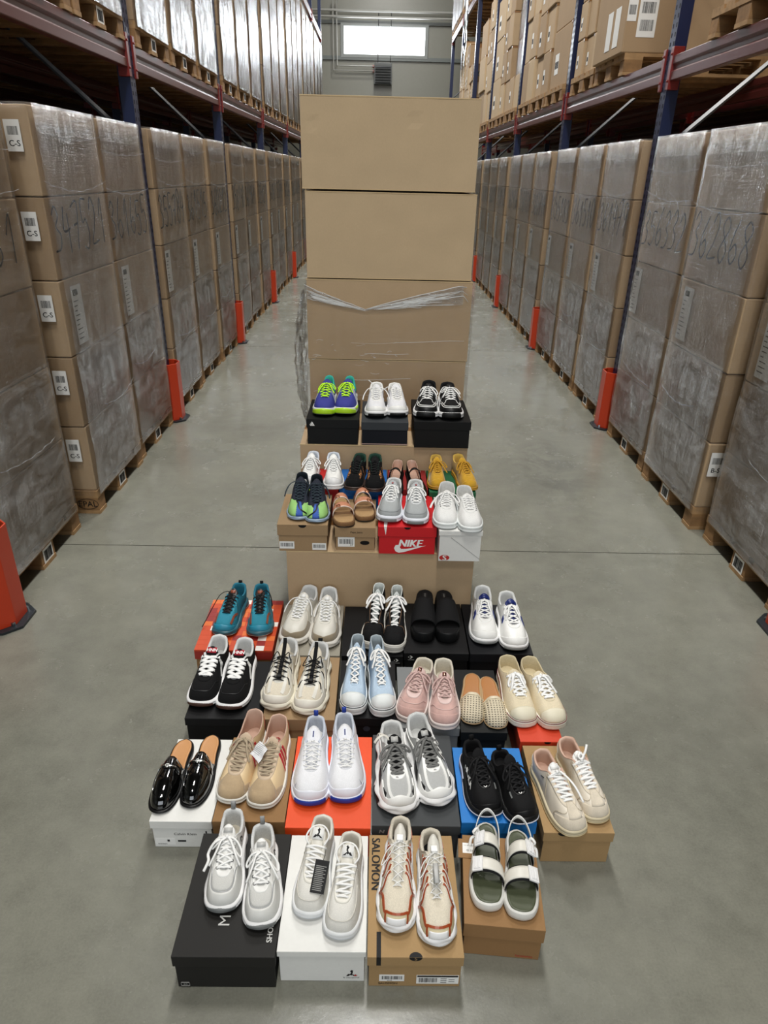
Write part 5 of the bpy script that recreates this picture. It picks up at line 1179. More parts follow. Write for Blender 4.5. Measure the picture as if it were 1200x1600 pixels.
# ---- C4 grey, white and black chunky shoes
def f(key, wh, sd):
    s = Shoe('sneaker', key, 'chunky white, grey and black shoe with N and grey laces, '+wh, 'shoe', 'grey chunky N shoes', th=.040, tt=.030, flare=.006, wave=.007, zt=.104, zv=.072, W=1.10, bulb=.002, pad=.007)
    s.body(C['gry'], C['linew'], C['linew']); s.sole(C['rub'], C['rubb'], .15)
    s.patch('toe_overlay', -.34, .34, 0, lambda t: .30+.10*cos(t*20), C['white'], off=.003)
    for sg in (-1, 1):
        s.strip('white_overlay', [(sg*.07, .30), (sg*.15, .55), (sg*.24, .78), (sg*.33, .92)], .008, C['white'], off=.0028)
        s.patch('black_panel', sg*.17, sg*.52, .10, .34, C['bleather'], off=.0022) if sg > 0 else s.patch('black_panel', -.52, -.17, .10, .34, C['bleather'], off=.0022)
        s.strip('side_overlay', [(sg*.62, .50), (sg*.74, .62), (sg*.86, .66)], .007, C['white'], off=.0028)
        s.strip('side_overlay', [(sg*.30, .08), (sg*.36, .40), (sg*.37, .80)], .006, C['silver'], off=.0026)
    s.eyestay(C['white'], .84, .60); s.tongue(C['bfab'], .006); s.tongue_label(C['lgrey'], .022, .018); s.laces(C['lgr'], .0078, .35, 6, 'cross', .18, .56, seed=ord(sd)+2, spread=.9)
    s.text('N', .42, .72, .038, C['bleather'], bold=.11, name='side_letter_edge', off=.0042, sx=1.1); s.text('N', .42, .72, .036, C['white'], bold=.04, name='side_letter', off=.0052, sx=1.1)
    s.text('N', -.50, .60, .034, C['white'], bold=.05, name='side_letter', off=.0042); s.text('m', .02, .90, .010, C['char'], name='toe_logo', bold=.02); s.counter(C['lgrey'], .16, .8)
    for sg in (-1, 1): s.solepatch('black_sole_inset', sg*.24 if sg > 0 else -.44, .44 if sg > 0 else -.24, .25, .7, C['rubb'], .002)
    if sd == 'L':
        T = s.T; mb = MB(); mb.tube(catmull([T+Vector((.012, -.02, .0)), T+Vector((.03, -.03, .012)), T+Vector((.05, -.02, .012)), T+Vector((.062, -.012, .0))], 5), .005, 6, flat=.4); mb.tube(catmull([T+Vector((.03, -.03, .012)), T+Vector((.045, -.045, .006)), T+Vector((.05, -.05, -.01))], 5), .004, 6, flat=.4); s.fin(mb, 'ribbon_tie', C['offw'])
sides(f, 'C4', 'on the dark grey box')
# ---- C5 black running shoes
def f(key, wh, sd):
    s = Shoe('running_shoe', key, 'all-black running shoe with white side lettering and white sole line, '+wh, 'shoe', 'black running shoes', th=.034, tt=.026, flare=.006, zt=.098, zv=.066, W=1.16, bulb=.003, spring=.012)
    s.body(C['bknit'], C['bfab'], C['bfab']); s.sole(C['rubb'], M('rubber', '#d9dce6'), .28)
    s.solepatch('white_line', -.7, .7, .30, .42, M('rubber', '#d5d9e6'), .001, 60); s.toecap(M('rubber', '#0d0d0f'), .3, .3, 'toe_rand'); s.eyestay(C['bleather'], .84); s.tongue(C['bfab'])
    s.laces(C['lblack'], .006, .5, 6, 'cross', .16, .56, seed=5, spread=.8); s.heeltab(C['bfab'], .018, .014); s.solepatch('white_heel_panel', .62, .97, .32, .85, M('rubber', '#c8cfe6'), .0012, 30)
    s.text('HOKA', .52, .42, .026, C['white'], bold=.06, name='side_lettering', sx=1.05); s.strip('toe_logo', [(-.05, .93), (0, .88), (.05, .93)], .002, C['white'])
    s.strip('reflective_mark', [(-.30, .62), (-.22, .58)], .004, C['rubg'])
sides(f, 'C5', 'on the blue box')
# ---- C6 cream suede
def f(key, wh, sd):
    s = Shoe('sneaker', key, 'cream suede low sneaker with T-shaped toe seams and white laces, '+wh, 'shoe', 'cream suede sneakers', th=.026, tt=.022, sole='cup', spring=.006, W=1.0, zt=.092, zv=.066, pad=.006, tl=.03, tlz=.012)
    s.body(C['creaml'], C['skin'], C['skin']); s.sole(C['gum'], M('rubber', '#cbb98f'), .3); s.patch('suede_toe_cap', -.34, .34, 0, lambda t: .46-.28*(abs(t)/.34)**2, C['creams'], off=.0012)
    s.patch('suede_toe_bar', -.09, .09, .40, .995, C['creams'], off=.0014); s.eyestay(C['creams'], .74, .60); s.tongue(C['white'], .003)
    for sg in (-1, 1): s.strip('stitching', [(sg*.085, .97), (sg*.095, .66), (sg*.16, .50), (sg*.30, .33), (sg*.36, .10)], .0012, M('lace', '#b3a791'), off=.0016); s.strip('stitching', [(sg*.61, .90), (sg*.58, .5), (sg*.56, .06)], .0012, M('lace', '#b3a791'), off=.0016)
    s.counter(C['creams'], .14, .8); s.tongue_label(C['white'], .026, .016); s.text('brit ny', .66, .62, .009, C['char'], bold=0, name='side_lettering') if False else s.strip('side_mark', [(.63, .64), (.68, .66)], .0018, C['char'], off=.0018)
    s.laces(C['lwhite'], .0074, .35, 6, 'bars', .14, .55, h=.88, bow=False, tails=False); T = s.T
    s.loose_lace([T, T+Vector((-.012*s.m, -.012, .008)), T+Vector((-.02*s.m, -.02, .018)), T+Vector((-.03*s.m, -.035, .026))] if sd == 'R' else [T+Vector((-.01, 0, .003)), T+Vector((-.025, .03, -.002)), T+Vector((-.034, .06, -.010)), T+Vector((-.042, .095, -.030))], .0075, C['lwhite'], .35)
    if sd == 'R': s.loose_lace([T+Vector((.012, -.006, .006)), T+Vector((.002, -.016, .014)), T+Vector((-.008, -.008, .010)), T+Vector((0, 0, .006)), T+Vector((.010, -.010, .013))], .008, C['lwhite'], .6)
sides(f, 'C6', 'on the kraft box at the right end')
# ---- B1 black suede
def f(key, wh, sd):
    s = Shoe('sneaker', key, 'black suede sneaker with broad white laces and a red tongue label, '+wh, 'shoe', 'black suede white-laced sneakers', th=.032, tt=.022, flare=.006, zt=.100, zv=.070, bulb=.002, pad=.007, spring=.014)
    s.body(C['bsuede'], C['linew'], C['linew']); s.sole(C['rub'], C['rubb'], .12); s.solepatch('toe_bumper', -.14, .14, 0, lambda t: .85-.3*(abs(t)/.14)**2, C['rubbr'], .002)
    s.strip('toe_seam', [(-.38, .34), (-.28, .48), (-.12, .44), (0, .46), (.12, .44), (.28, .48), (.38, .34)], .0014, C['char'], off=.001)
    s.eyestay(C['bsuede'], .80, .60); s.tongue(C['bfab'], .007); s.tongue_label(M('fabric', '#b01c30'), .034, .022, 'HNN', C['white'])
    for sg in (-1, 1): s.strip('white_side_stripe', [(sg*.54, .10), (sg*.60, .45), (sg*.58, .75)], .016, C['white'], taper=lambda q: 1-.4*q)
    s.laces(C['lwhite'], .0125, .22, 5, 'cross', .22, .57, h=.88, bow=False, tails=False, knot=False); s.heeltab(C['bfab'], .012, .014) if False else s.counter(C['bleather'], .15, .8)
sides(f, 'B1', 'on the black box of the second row')
# ---- B2 cream hiking
def f(key, wh, sd):
    s = Shoe('hiking_sneaker', key, 'cream chunky hiking sneaker with black cord laces and webbing, '+wh, 'shoe', 'cream hiking sneakers', th=.036, tt=.028, flare=.005, wave=.005, zt=.106, zv=.070, bulb=.002, pad=.008, tl=.05, tlz=.03, W=1.08)
    s.body(C['cream'], C['linew'], C['linec']); s.sole(M('rubber', '#dcd7c6')); s.patch('toe_rand', -.40, .40, 0, lambda t: .34+.06*cos(t*14), M('rubber', '#dedace'), off=.002)
    for sg in (-1, 1):
        s.strip('smooth_overlay', [(sg*.08, .45), (sg*.16, .70), (sg*.30, .90)], .012, C['offw']); s.strip('smooth_overlay', [(sg*.30, .30), (sg*.42, .60), (sg*.40, .88)], .014, C['offw']); s.strip('smooth_overlay', [(sg*.45, .1), (sg*.58, .45), (sg*.56, .85)], .014, C['offw']); s.strip('smooth_overlay', [(sg*.70, .2), (sg*.78, .5), (sg*.86, .8)], .012, C['offw'])
        for a in (.28, .46): s.strip('cord_loop', [(sg*a, .48), (sg*(a+.02), .62), (sg*(a-.01), .78)], .003, C['lblack'], off=.003)
    s.eyestay(C['offw'], .86); s.tongue(C['cream'], .006); s.counter(C['offw'], .18, .7)
    mb = MB(); rows = s.trow; R0 = [Vector((0, y, z+s.rise+.0035)) for y, z, w_, r_ in rows[1:]]+[Vector((0, rows[-1][0]-.002, rows[-1][1]+s.rise+.018))]
    mb.tube(R0, .0068, 6, flat=.22, upv=(0, .3, 1)); s.fin(mb, 'webbing_strap', C['bfab'])
    s.laces(C['lblack'], .0038, .9, 6, 'bars', .16, .56, h=.86, bow=False, tails=False, lift=.006); T = s.T
    mb = MB(); mb.box(-.009, .009, .655*s.L, .70*s.L, s.tz(.67*s.L)+.002, s.tz(.67*s.L)+.012); s.fin(mb, 'cord_lock', C['rubb'], smooth=False, bevel=.002)
    for sg in (-1, 1): s.loose_lace([T+Vector((sg*.006, .01, .004)), T+Vector((sg*.02, -.008, .012)), T+Vector((sg*.028, .012, .010)), T+Vector((sg*.036, .03, -.004)), T+Vector((sg*.02, .03, .002)), T+Vector((sg*.006, .016, .006))], .004, C['lblack'], .9)
    if sd == 'R': s.heeltab(C['bfab'], .014, .016)
sides(f, 'B2', 'on the brown box of the second row')
# ---- high tops
def hightop(key, wh, sd, up, lin, sole, line, desc, capm, th, stitch=None, grp=None, cat='shoe'):
    s = Shoe('high_top_sneaker', key, desc+wh, cat, grp, th=th, tt=th-.004, sole='cup', spring=.004, W=1.02, tall=1, zt=.142, yt=.30, zv=th+.036, yv=.68, tw=.046, cw=.088, pad=.003, tl=.018, tlz=.020, ank=.1)
    s.body(up, lin, lin); s.sole(sole, name='platform_sole'); s.solepatch('sole_line', -.999, .999, .88, .94, line, .0008, 90); s.patch('toe_cap', -.26, .26, 0, lambda t: .62-.45*(abs(t)/.26)**2.2, capm, off=.0022)
    s.solepatch('toe_bumper', -.30, .30, .35, .86, sole, .002, 40); s.eyestay(up, .86, .62, .001); s.tongue(up if stitch is None else lin, .004, .9, .008)
    s.strip('heel_strip', [(1.0, .05), (1.0, .5), (1.0, .95)], .012, up, off=.0016)
    if stitch:
        for sg in (-1, 1): s.strip('stitching', [(sg*.20, .80), (sg*.30, .45), (sg*.36, .08)], .0012, stitch, off=.0014); s.strip('stitching', [(sg*.22, .82), (sg*.45, .74), (sg*.62, .78)], .0012, stitch, off=.0018)
    return s
def f(key, wh, sd):
    s = hightop(key, wh, sd, C['lblue'], M('fabric', '#a9b4ba'), C['wrub'], M('rubber', '#20232c'), 'pale blue high-top platform sneaker with white toe cap, ', C['wrub'], .042, grp='pale blue high-tops')
    s.laces(C['lwhite'], .0066, .4, 8, 'cross', .14, .60, h=.93, bow=True, seed=ord(sd), spread=.8); s.eyelets(C['chrome'], 8, .14, .60, .91, .0028)
sides(f, 'B3', 'on the black box with a round sticker')
def f(key, wh, sd):
    s = hightop(key, wh, sd, C['bfab'], M('fabric', '#c9cfcc'), M('rubber', '#dad8d0'), M('rubber', '#c9c7c0'), 'black canvas high-top platform sneaker with white laces, ', C['bfab'], .044, M('lace', '#8a6a50'), grp='black high-tops')
    s.laces(C['lwhite'], .0085, .35, 7, 'bars', .14, .60, h=.90, bow=True, seed=ord(sd)+4, spread=.8)
sides(f, 'A3', 'in the back floor row')
# ---- B4 pink suede
def f(key, wh, sd):
    s = Shoe('sneaker', key, 'dusty pink suede sneaker with a side zip, '+wh, 'shoe', 'pink suede sneakers', th=.028, tt=.026, sole='cup', spring=.004, W=1.08, zt=.086, zv=.066, pad=.005, tl=.026, tlz=.010, toe_e=.98)
    s.body(C['pinks'], C['linec'], C['linec']); s.sole(M('rubber', '#dcd0cb')); s.strip('toe_seam', [(-.36, .20), (-.26, .46), (-.12, .56), (0, .58), (.12, .56), (.26, .46), (.36, .20)], .0016, C['pinkl'])
    s.patch('toe_overlay', -.30, .30, 0, lambda t: .42-.34*(abs(t)/.3)**2, C['pinks']); s.eyestay(C['pinkl'], .78, .60); s.tongue(C['pinkl'], .004); s.tongue_label(M('metal', '#c98f80'), .014, .016)
    for sg in (-1, 1): s.strip('zip', [(sg*.42, .62), (sg*.52, .66), (sg*.64, .76)], .003, C['chrome'])
    s.counter(C['linec'], .12, .95, 'heel_patch'); s.laces(M('lace', '#c4a59f'), .0062, .5, 5, 'cross', .20, .56, seed=ord(sd)+1, spread=.95)
sides(f, 'B4', 'on the grey box')
# ---- B5 woven mules
def mat_woven():
    m, nt, p = newmat('woven_leather'); L = nt.links.new; tc = nd(nt, 'ShaderNodeUVMap'); mp = nd(nt, 'ShaderNodeMapping'); L(tc.outputs[0], mp.inputs[0]); mp.inputs['Scale'].default_value = (1, 1, 1)
    sx = nd(nt, 'ShaderNodeSeparateXYZ'); L(mp.outputs[0], sx.inputs[0]); a = math_(nt, 'SINE', math_(nt, 'MULTIPLY', sx.outputs[0], 2*pi*19)); b = math_(nt, 'SINE', math_(nt, 'MULTIPLY', sx.outputs[1], 2*pi*14))
    q = math_(nt, 'MINIMUM', a, b); L(ramp(nt, q, [(.45, col('#d8ccb2')), (.55, col('#15120f'))]), p.inputs['Base Color']); bump(nt, p, math_(nt, 'MULTIPLY', q, -1), .8, .002); p.inputs['Roughness'].default_value = .6; return m
WOV = mat_woven()
def f(key, wh, sd):
    s = Shoe('woven_mule', key, 'cream woven flat mule with open holes and tan insole, '+wh, 'shoe', 'woven cream mules', th=.012, tt=.008, sole='flat', spring=.004, W=.92, hh=.02)
    s.sole(M('leather', '#b99d78'), name='sole'); s.footbed(C['brins'], .004, name='insole'); s.p['ins'] = -.0015; s.p['side_e'] = .9
    s.iy = [.60, .60, .60, .605, .61, .60, .30, .11, .035, .0]; s.ix = [0, .030, .055, .088, .125, .14, .124, .11, .07, 0]; s.iz = [.056, .055, .052, .044, .030, .012, .012, .012, .012, .012]
    mb = MB(); nS, nH = 64, 24; mb.grid(lambda i, j: s.U(-.52+1.04*i/nS, j/(nH-1)), nS+1, nH, flip=True); o = s.fin(mb, 'upper', WOV); me = o.data; uv = me.uv_layers.new(name='UVMap')
    for lp in me.loops:
        v = me.vertices[lp.vertex_index].co; uv.data[lp.index].uv = (v.x/.19+.5, (v.y+v.z*-.9)/.15)
    md = o.modifiers.new('t', 'SOLIDIFY'); md.thickness = .0016
    s.strip('collar_band', [(-.50, .9), (-.34, .94), (0, .95), (.34, .94), (.50, .9)], .013, M('leather', '#d8ccb2'), off=.0022)
sides(f, 'B5', 'on the small black box')
# ---- B6 cream canvas
def canvas_low(key, wh, sd, up, lin, sole, line, lace, desc, grp, th=.032, rows=6, pinch=0, **k):
    s = Shoe('canvas_sneaker', key, desc+wh, 'shoe', grp, th=th, tt=th-.004, sole='cup', spring=.003, W=k.get('W', 1.02), zt=k.get('zt', .088), zv=th+.034, pad=.0025, tl=.02, tlz=.008, toe_e=.92, ins=.002, toepinch=pinch)
    s.body(up, lin, lin); s.sole(sole)
    if line: s.solepatch('sole_line', -.999, .999, .86, .93, line, .0008, 90)
    s.tongue(up, .003); return s
def f(key, wh, sd):
    s = canvas_low(key, wh, sd, M('fabric', '#dccfb2'), M('fabric', '#cdbf9d'), M('rubber', '#e0ddd0'), C['maroon'], None, 'cream canvas low sneaker with dark red sole line, ', 'cream canvas sneakers', .034)
    s.patch('toe_cap', -.22, .22, 0, lambda t: .60-.42*(abs(t)/.22)**2.2, M('rubber', '#dcd5be'), off=.002); s.solepatch('toe_bumper', -.28, .28, .15, .84, M('rubber', '#e0ddd0'), .0018, 40); s.eyestay(M('fabric', '#dccfb2'), .84)
    s.laces(C['lwhite'], .0085, .25, 6, 'cross', .15, .56, h=.90, seed=ord(sd)+9, spread=.8); s.eyelets(C['chrome'], 6, .15, .56, .88, .0024)
sides(f, 'B6', 'on the orange-red box')
# ---- A1 teal trail
def f(key, wh, sd):
    s = Shoe('trail_shoe', key, 'teal trail running shoe with black laces and brown-orange overlays, '+wh, 'shoe', 'teal trail shoes', th=.032, tt=.024, flare=.004, wave=.004, zt=.100, zv=.066, W=1.04, bulb=.002, spring=.012)
    s.body(C['teal'], C['tealin'], C['tealin']); s.sole(C['teald'], M('rubber', '#b8a294'), .3); s.toecap(M('rubber', '#2385a0'), .36, .36, 'toe_cap', .0018, 1.4)
    for sg in (-1, 1): s.strip('brown_overlay', [(sg*.16, .34), (sg*.26, .50), (sg*.36, .46), (sg*.46, .30)], .009, C['orange']); s.strip('teal_overlay', [(sg*.40, .2), (sg*.50, .6), (sg*.48, .85)], .008, C['teald']); s.strip('eyelet_loop', [(sg*.30, .70), (sg*.32, .80), (sg*.34, .72)], .003, M('leather', '#4fa0b0')); s.strip('eyelet_loop', [(sg*.44, .70), (sg*.46, .82), (sg*.48, .72)], .003, M('leather', '#4fa0b0'))
    s.tongue(C['char'], .005); s.tongue_label(C['orange'], .02, .014); s.laces(C['lblack'], .0052, .5, 6, 'cross', .16, .56, bow=False, tails=False, seed=3); s.heeltab(C['bfab'], .012, .014); T = s.T
    s.loose_lace([T, T+Vector((.02, -.01, .010)), T+Vector((.045, .01, .004)), T+Vector((.065, .04, -.03)), T+Vector((.085, .08, -.072)), T+Vector((.095, .11, -.092))] if sd == 'L' else [T, T+Vector((.014, -.012, .012)), T+Vector((.030, -.012, .014)), T+Vector((.044, .01, .0)), T+Vector((.05, .035, -.03))], .0045, C['lblack'], .6)
sides(f, 'A1', 'on the chequered box')
# ---- A2 off white chunky
def f(key, wh, sd):
    s = Shoe('sneaker', key, 'off-white chunky sneaker with taupe toe guard and thin white laces, '+wh, 'shoe', 'off-white and taupe sneakers', th=.040, tt=.030, flare=.006, wave=.004, zt=.108, zv=.076, W=1.08, bulb=.003, pad=.007)
    s.body(C['offw'], C['linew'], C['linew']); s.sole(M('rubber', '#dbd8d0')); s.mudguard(C['taupe'], .50, .26, .34); s.eyestay(C['offw'], .82); s.tongue(C['offw'], .006); s.tongue_label(C['white'])
    for sg in (-1, 1): s.strip('side_overlay', [(sg*.40, .86), (sg*.46, .6), (sg*.40, .36)], .008, M('leather', '#c8c3b6')); s.strip('side_overlay', [(sg*.62, .8), (sg*.60, .5), (sg*.66, .1)], .009, M('leather', '#cbc7bb'))
    s.counter(M('leather', '#cfcbc0'), .16, .7); s.laces(C['lwhite'], .0048, .6, 7, 'cross', .16, .56, bow=False, tails=True, seed=ord(sd))
sides(f, 'A2', 'on the pale grey box')
# ---- A4 slides
def f(key, wh, sd):
    s = Shoe('platform_slide', key, 'black open-toe platform slide, '+wh, 'sandal', 'black platform slides', th=.068, tt=.044, sole='flat', spring=.006, W=.96)
    s.sole(C['rubb'], name='platform'); s.footbed(C['bfab'], .003, name='footbed'); s.arch('broad_strap', (.42, .82), (.42, .82), lambda q: .050-.018*q**1.5, C['bknit'], .004, 22, 12, ins=.002, e=.7, w=1.03)
    mb = MB(); z = s.zs(.12)+.003; B = Basis((0, .22*s.L, s.zs(.22*s.L)+.0008), (0, 1, 0), (1, 0, 0)); mb.bbox(Basis((0, .18*s.L, s.zs(.18*s.L)+.0006), (-1, 0, 0), (0, -1, 0)), -.010, .010, -.024, .024, 0, .0008); s.fin(mb, 'insole_patch', M('matt', '#17171a'), smooth=False)
    mb = MB(); mb.text(Basis((0, .18*s.L, s.zs(.18*s.L)+.0018), (0, -1, 0), (1*1.0, 0, 0)) if s.m > 0 else Basis((0, .18*s.L, s.zs(.18*s.L)+.0018), (0, -1, 0), (-1, 0, 0)), 'CONVERSE', .0085, 0, -.003, 0, align='C', c=.0002 if s.m > 0 else -.0002); s.fin(mb, 'insole_lettering', GREYP, smooth=False)
sides(f, 'A4', 'on the black box with a chevron logo')
# ---- A5 white and navy
def f(key, wh, sd):
    s = Shoe('sneaker', key, 'white leather sneaker with navy blocks and grey toe bumper, '+wh, 'shoe', 'white and navy sneakers', th=.032, tt=.024, flare=.005, zt=.100, zv=.070, W=1.08, bulb=.002, pad=.007)
    s.body(C['white'], C['linew'], C['linew']); s.sole(C['rub'], C['rubg'], .15); s.solepatch('toe_bumper', -.14, .14, 0, .55, C['rubg'], .0022); s.toecap(C['white'], .36, .42, 'toe_overlay'); s.eyestay(C['white'], .80)
    s.patch('navy_block', .38, .43, .40, .66, C['navyb'], off=.003); s.patch('navy_block', .43, .48, .50, .66, C['navyb'], off=.003); s.patch('navy_block', -.50, -.43, .40, .62, C['navyb'], off=.003); s.tongue(C['navyb'], .005); s.tongue_label(C['navyb'], .03, .016); s.counter(C['lgrey'], .12, .7)
    s.laces(C['lwhite'], .0072, .35, 5, 'cross', .20, .56, seed=ord(sd)+3, spread=.8)
sides(f, 'A5', 'on the very dark navy box')
# ---- M1 boots
def f(key, wh, sd):
    s = Shoe('football_boot', key, 'dark navy football boot with lime and blue toe and black laces, '+wh, 'shoe', 'navy and lime football boots', th=.018, tt=.014, flare=.002, wave=.003, zt=.098, zv=.058, W=1.02, toepinch=.06, spring=.008, pad=.004, cw=.1)
    s.body(C['navy'], M('fabric', '#0f1a22'), C['bfab']); s.sole(M('plastic', '#8fa3b8'), name='soleplate')
    s.patch('lime_toe', .02, .34, .04, lambda t: .90-1.6*abs(t-.14), C['limeg'], off=.0016); s.patch('blue_toe', -.06, .04, .04, .85, M('knit', '#3b5fb5'), off=.0018); s.patch('lime_toe', -.34, -.04, .04, lambda t: .72-1.5*abs(t+.14), C['limeg'], off=.0014)
    s.strip('black_slash', [(-.16, .06), (-.02, .45), (.02, .8)], .006, C['bleather'], off=.0026); s.eyestay(C['navy'], .86); s.tongue(C['navy'], .003, 1, .009); s.laces(M('lace', '#1d2c36'), .0058, .45, 7, 'cross', .14, .56, bow=False, tails=True, seed=ord(sd))
    for k in range(8):
        t = (-.5, -.3, -.12, .12, .3, .5, .86, -.86)[k]; x, y = s.out(t, .014); mb = MB(); mb.tube([(x, y, s.zb(y)+.002), (x*1.0, y, s.zb(y)-.0)], .005, 8); s.fin(mb, 'stud', M('plastic', '#9fb0c2'))
    if sd == 'R': s.strip('lime_ankle_mark', [(-.62, .7), (-.70, .55)], .006, C['lime'])
sides(f, 'M1', 'on the kraft box with two barcode labels')
# ---- M2 copper sandals
def f(key, wh, sd):
    s = Shoe('cork_sandal', key, 'copper two-strap cork sandal with buckles, '+wh, 'sandal', 'copper cork sandals', th=.028, tt=.022, sole='flat', spring=.004, W=1.04)
    s.sole(C['cork'], M('rubber', '#2a221c'), .25, name='cork_sole'); s.footbed(C['corks'], .004); s.strip
    for nm, a, b, H in (('toe_strap', .54, .70, .044), ('instep_strap', .30, .45, .056)):
        o = s.arch(nm, (a, b), (a, b), H, C['copper'], .003, ins=.0015); s.arch(nm+'_edge', (b-.006, b+.010), (b-.006, b+.010), H-.001, M('leather', '#e0d0c4'), .0038, ins=.0015, k=3)
        P = s.P_arch(6, 1, .005); B = Basis(s.P_arch(6, 1, .004)-Vector((0, .012, 0)), (-1, 0, 0), (0, 1, 0)); mb = MB()
        C0 = P; mb.tube([C0+Vector((-.008, -.014, .002)), C0+Vector((.008, -.014, .0)), C0+Vector((.008, .006, .0)), C0+Vector((-.008, .006, .002)), C0+Vector((-.008, -.014, .002))], .0014, 6); mb.tube([C0+Vector((-.010, -.004, .003)), C0+Vector((.010, -.004, .001))], .0012, 6); s.fin(mb, 'buckle', M('metal', '#d09a7c'), o)
sides(f, 'M2', 'on the kraft box lettered Pepe Jeans')
# ---- M3 grey runners
def f(key, wh, sd):
    s = Shoe('running_shoe', key, 'light grey mesh running shoe with white sole, '+wh, 'shoe', 'light grey running shoes', th=.034, tt=.028, flare=.005, zt=.100, zv=.072, W=1.08, bulb=.003, tw=.058)
    s.body(C['mgrey'], C['linew'], C['linew']); s.sole(M('rubber', '#e0e3ea')); s.solepatch('toe_bumper', -.10, .10, 0, .62, C['rubg'], .002); s.eyestay(M('leather', '#c9ccce'), .82); s.tongue(M('knit', '#b5b8ba'), .005); s.tongue_label(M('fabric', '#a85a5a'), .008, .008)
    s.strip('toe_seam', [(-.42, .40), (-.25, .30), (0, .26), (.25, .30), (.42, .40)], .0014, M('leather', '#9da1a3'))
    for k in range(3): s.strip('side_line', [(.40+.05*k, .80), (.46+.05*k, .5), (.44+.05*k, .2)], .0016, M('leather', '#c4c7c9'))
    s.laces(C['lwhite'], .0058, .45, 6, 'cross', .16, .56, seed=ord(sd)+6, spread=.8); s.counter(M('leather', '#c9ccce'), .14, .7)
sides(f, 'M3', 'on the bright red box')
# ---- M4 white canvas
def f(key, wh, sd):
    s = canvas_low(key, wh, sd, C['wcanv'], M('fabric', '#d3d3d0'), C['wrub'], None, None, 'plain white canvas sneaker with thin white laces, ', 'plain white canvas sneakers', .030, zt=.084)
    s.solepatch('dark_outsole_edge', -.999, .999, 0, .10, C['rubg'], .001, 90); s.eyestay(C['wcanv'], .80)
    for k in range(6): s.strip('eyelet_mark', [(.20+.065*k, .78), (.215+.065*k, .78)], .0036, C['char'])
    s.laces(C['lwhite'], .0050, .4, 6, 'cross', .18, .56, h=.90, bow=(sd == 'L'), tails=(sd == 'L'), seed=2)
    if sd == 'L': T = s.T; s.loose_lace([T, T+Vector((.03, .012, -.004)), T+Vector((.055, .03, -.03)), T+Vector((.066, .05, -.05))], .010, C['lwhite'], .2)
sides(f, 'M4', 'on the white box with the red emblem')
# ---- N row
def f(key, wh, sd):
    s = Shoe('sneaker', key, 'small plain white leather sneaker, '+wh, 'shoe', 'small white sneakers', th=.030, tt=.024, sole='cup', zt=.094, zv=.066, W=1.02)
    s.body(C['white'], M('fabric', '#cfd6e0'), C['linew']); s.sole(C['rub']); s.toecap(M('leather', '#dadada'), .3, .5, 'toe_cap'); s.eyestay(C['white'], .82); s.tongue(C['white']); s.laces(C['lwhite'], .0055, .4, 6, 'cross', .16, .56, seed=ord(sd)+1, spread=.9)
sides(f, 'N1', 'behind the football boots')
def mat_leop():
    m, nt, p = newmat('leopard_print'); v = coords(nt); vo = nd(nt, 'ShaderNodeTexVoronoi'); vo.inputs['Scale'].default_value = 130; nt.links.new(v, vo.inputs['Vector'])
    nt.links.new(ramp(nt, vo.outputs['Distance'], [(.0, col('#b06f3c')), (.26, col('#a8652f')), (.32, col('#120d0a')), (.55, col('#120d0a')), (.60, col('#b97c46'))]), p.inputs['Base Color']); p.inputs['Roughness'].default_value = .8; return m
LEO = mat_leop()
def f(key, wh, sd):
    s = Shoe('sneaker', key, 'black suede sneaker with leopard print patches and dark green lining, '+wh, 'shoe', 'black leopard-trimmed sneakers', th=.024, tt=.018, sole='cup', zt=.088, zv=.060, W=1.0, spring=.006)
    s.body(C['bsuede'], C['dgreen'], C['dgreen']); s.sole(M('rubber', '#3a2a24')); s.toecap(C['bsuede'], .3, .5); s.patch('leopard_patch', .18, .34, .45, .80, LEO); s.patch('leopard_patch', -.34, -.18, .45, .80, LEO)
    for sg in (-1, 1): s.strip('leopard_stripe', [(sg*.52, .7), (sg*.54, .3)], .009, LEO)
    s.tongue(C['bfab']); s.laces(C['lblack'], .006, .4, 6, 'bars', .14, .56, bow=False, tails=False); s.counter(C['dgreen'], .10, .9)
sides(f, 'N2', 'on the blue box behind the copper sandals')
def f(key, wh, sd):
    s = Shoe('strap_flat', key, 'black low flat with an ankle strap and beige lining, '+wh, 'shoe', 'black strap flats', th=.012, tt=.007, sole='flat', spring=.003, W=.80, toepinch=.10, hh=PL[key][5]-.004, ank=.04, zt=.034, yt=.52, zv=.034, yv=.74, tw=.062, cw=.088, pad=.0015, toe_e=.8)
    s.p['zt'] = .034; s.body(C['bleather'], C['skin'], C['skin']); s.sole(C['bleather'], name='sole'); s.arch('ankle_strap', (.36, .42), (.36, .42), .050, C['bleather'], .0025, k=4, ins=.006)
    P = s.P_arch(3, 1, .004); mb = MB(); mb.tube([P+Vector((0, -.008, -.006)), P+Vector((0, .012, -.006)), P+Vector((0, .012, .007)), P+Vector((0, -.008, .007)), P+Vector((0, -.008, -.006))], .0013, 6); s.fin(mb, 'buckle', C['chrome'])
sides(f, 'N3', 'behind the light grey running shoes')
